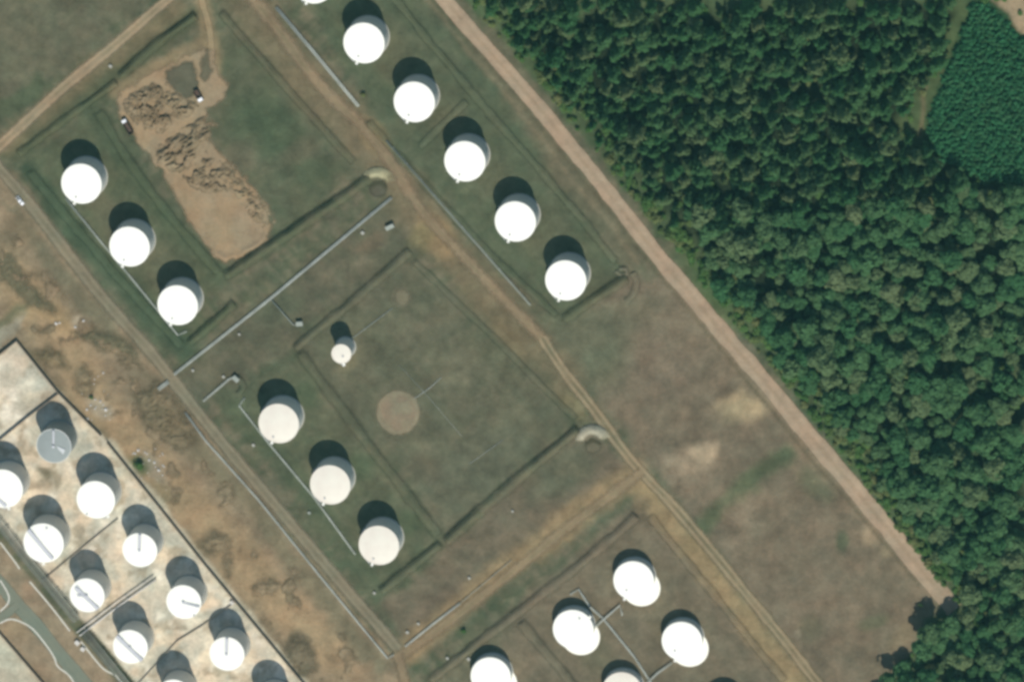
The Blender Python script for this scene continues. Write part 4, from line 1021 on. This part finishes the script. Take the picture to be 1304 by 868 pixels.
for kind, lb in (('conifer', 'dense dark conifer forest in the upper right'), ('broad', 'dense mid green broadleaf forest in the lower right')):
    if rest[kind]: gn_scatter('forest', [proto.get((kind, v)) for v in range(NV)], None, rest[kind], lb)

# young plantation: 300 single small trees, the rest as one mass
PLANT = [(1236, 8), (1252, 2), (1258, 8), (1282, 26), (1294, 46), (1330, 60), (1330, 236), (1262, 236), (1196, 205), (1180, 175), (1182, 150), (1196, 110), (1216, 64)]
pl = []
s = 6.6
for j, yy in enumerate(np.arange(-10, 250, s * .85)):
    for xx in np.arange(1170 + (j % 2) * 3, 1320, s): pl.append((xx + tr.uniform(-.3, .3) * s, yy + tr.uniform(-.3, .3) * s))
pl = np.array(pl); pl = pl[sd_poly(pl[:, 0], pl[:, 1], PLANT) > 1]
order = np.argsort(pl[:, 0] * .6 - pl[:, 1] * .1); restp = []; pproto = {}
for n_, i in enumerate(order):
    r_ = random.Random(700 + int(i)); x, y = G(pl[i, 0], pl[i, 1], 2.6); sz = r_.uniform(.8, 1.2); hs = r_.uniform(.8, 1.3); v = r_.randrange(5); rz = r_.uniform(0, 6.28)
    if n_ < 300:
        o = link('young_tree', YG[v]); o.location = (float(x), float(y), 0); o.rotation_euler.z = rz; o.scale = (sz, sz, hs)
        tag(o, 'small young tree in the smooth green plantation, upper right', 'tree', 'young trees of the plantation'); pproto.setdefault(v, o)
    else: restp.append((float(x), float(y), rz, sz, hs, v))
if restp: gn_scatter('plantation', [pproto.get(v) for v in range(5)], None, restp, 'dense young green plantation beyond the forest clearing')

# shrubs along the forest edge
sh = []
for k in range(9000):
    x0 = tr.uniform(580, 1260); y0 = tr.uniform(-5, 800); sh.append((x0, y0))
sh = np.array(sh); sf = sd_poly(sh[:, 0], sh[:, 1], FOREST); de = dist_line(sh[:, 0], sh[:, 1], EDGE[:11])
k = (sf > 3.0) & (de < 32) & (sh[:, 1] < 775); sh = sh[k]; shf = sf[k]
keep = []
for p, f in zip(sh, shf):
    if all((p[0] - q[0]) ** 2 + (p[1] - q[1]) ** 2 > 30 for q in keep): keep.append((p[0], p[1], f))
keep = keep[:300]
for n_, p in enumerate(keep):
    r_ = random.Random(4000 + n_); sz = min(r_.uniform(.7, 1.7), p[2] / 5.2); x, y = G(p[0], p[1], 1.2); o = link('shrub', SH[n_ % 5]); o.location = (float(x), float(y), 0); o.rotation_euler.z = r_.uniform(0, 6.28); o.scale = (sz, sz, sz * r_.uniform(.7, 1.2))
    tag(o, 'low light green shrub between the sandy road and the forest', 'shrub', 'shrubs along the forest edge')
for (px, py, sz, lb) in [(177, 592, 1.5, 'dark green bush beside the rubble trail and yard wall'), (116, 506, .7, 'small green bush outside the upper yard wall'), (462, 121, .9, 'small dark bush at the end of the triple pipe rack'), (590, 803, .9, 'small olive bush on the tan cross road'), (1172, 770, .7, 'small dark bush near the end of the sandy road')]:
    o = link('bush', SH[0]); x, y = G(px, py, 1.2); o.location = (float(x), float(y), 0); o.scale = (sz, sz, sz); tag(o, lb, 'bush')

# undergrowth between the trunks
ug = np.stack([tr.uniform(575, 1330, 1500), tr.uniform(-30, 900, 1500)], 1)
ug = ug[(sd_poly(ug[:, 0], ug[:, 1], FOREST) > 6) & (sd_poly(ug[:, 0], ug[:, 1], CLEAR[0]) < 2)]
shp = [q for q in bpy.data.objects if q.name.startswith('shrub')][:5]
gn_scatter('undergrowth', shp, None, [(float(a), float(b), tr.uniform(0, 6.28), tr.uniform(.7, 1.5), tr.uniform(.4, .8), int(tr.randint(5))) for a, b in zip(*G(ug[:, 0], ug[:, 1], 1.0))], 'low green undergrowth between the forest trees')

# ------------------------------------------------------------------ thin air between the ground and the camera
m = NT('thin_haze'); m.t.nodes.remove(m.out); m.out = m.n('ShaderNodeOutputMaterial')
pv = m.n('ShaderNodeVolumePrincipled'); pv.inputs['Color'].default_value = (0.36, 0.95, 0.92, 1); pv.inputs['Density'].default_value = 1.05e-5; pv.inputs['Anisotropy'].default_value = 0.0
m.l(pv.outputs[0], m.out.inputs['Volume'])
hz = MB().box((0, 0, 2050), (6400, 6400, 4102)).build('haze', m.m); tag(hz, 'thin blue green haze over the whole site', None, None, 'stuff')
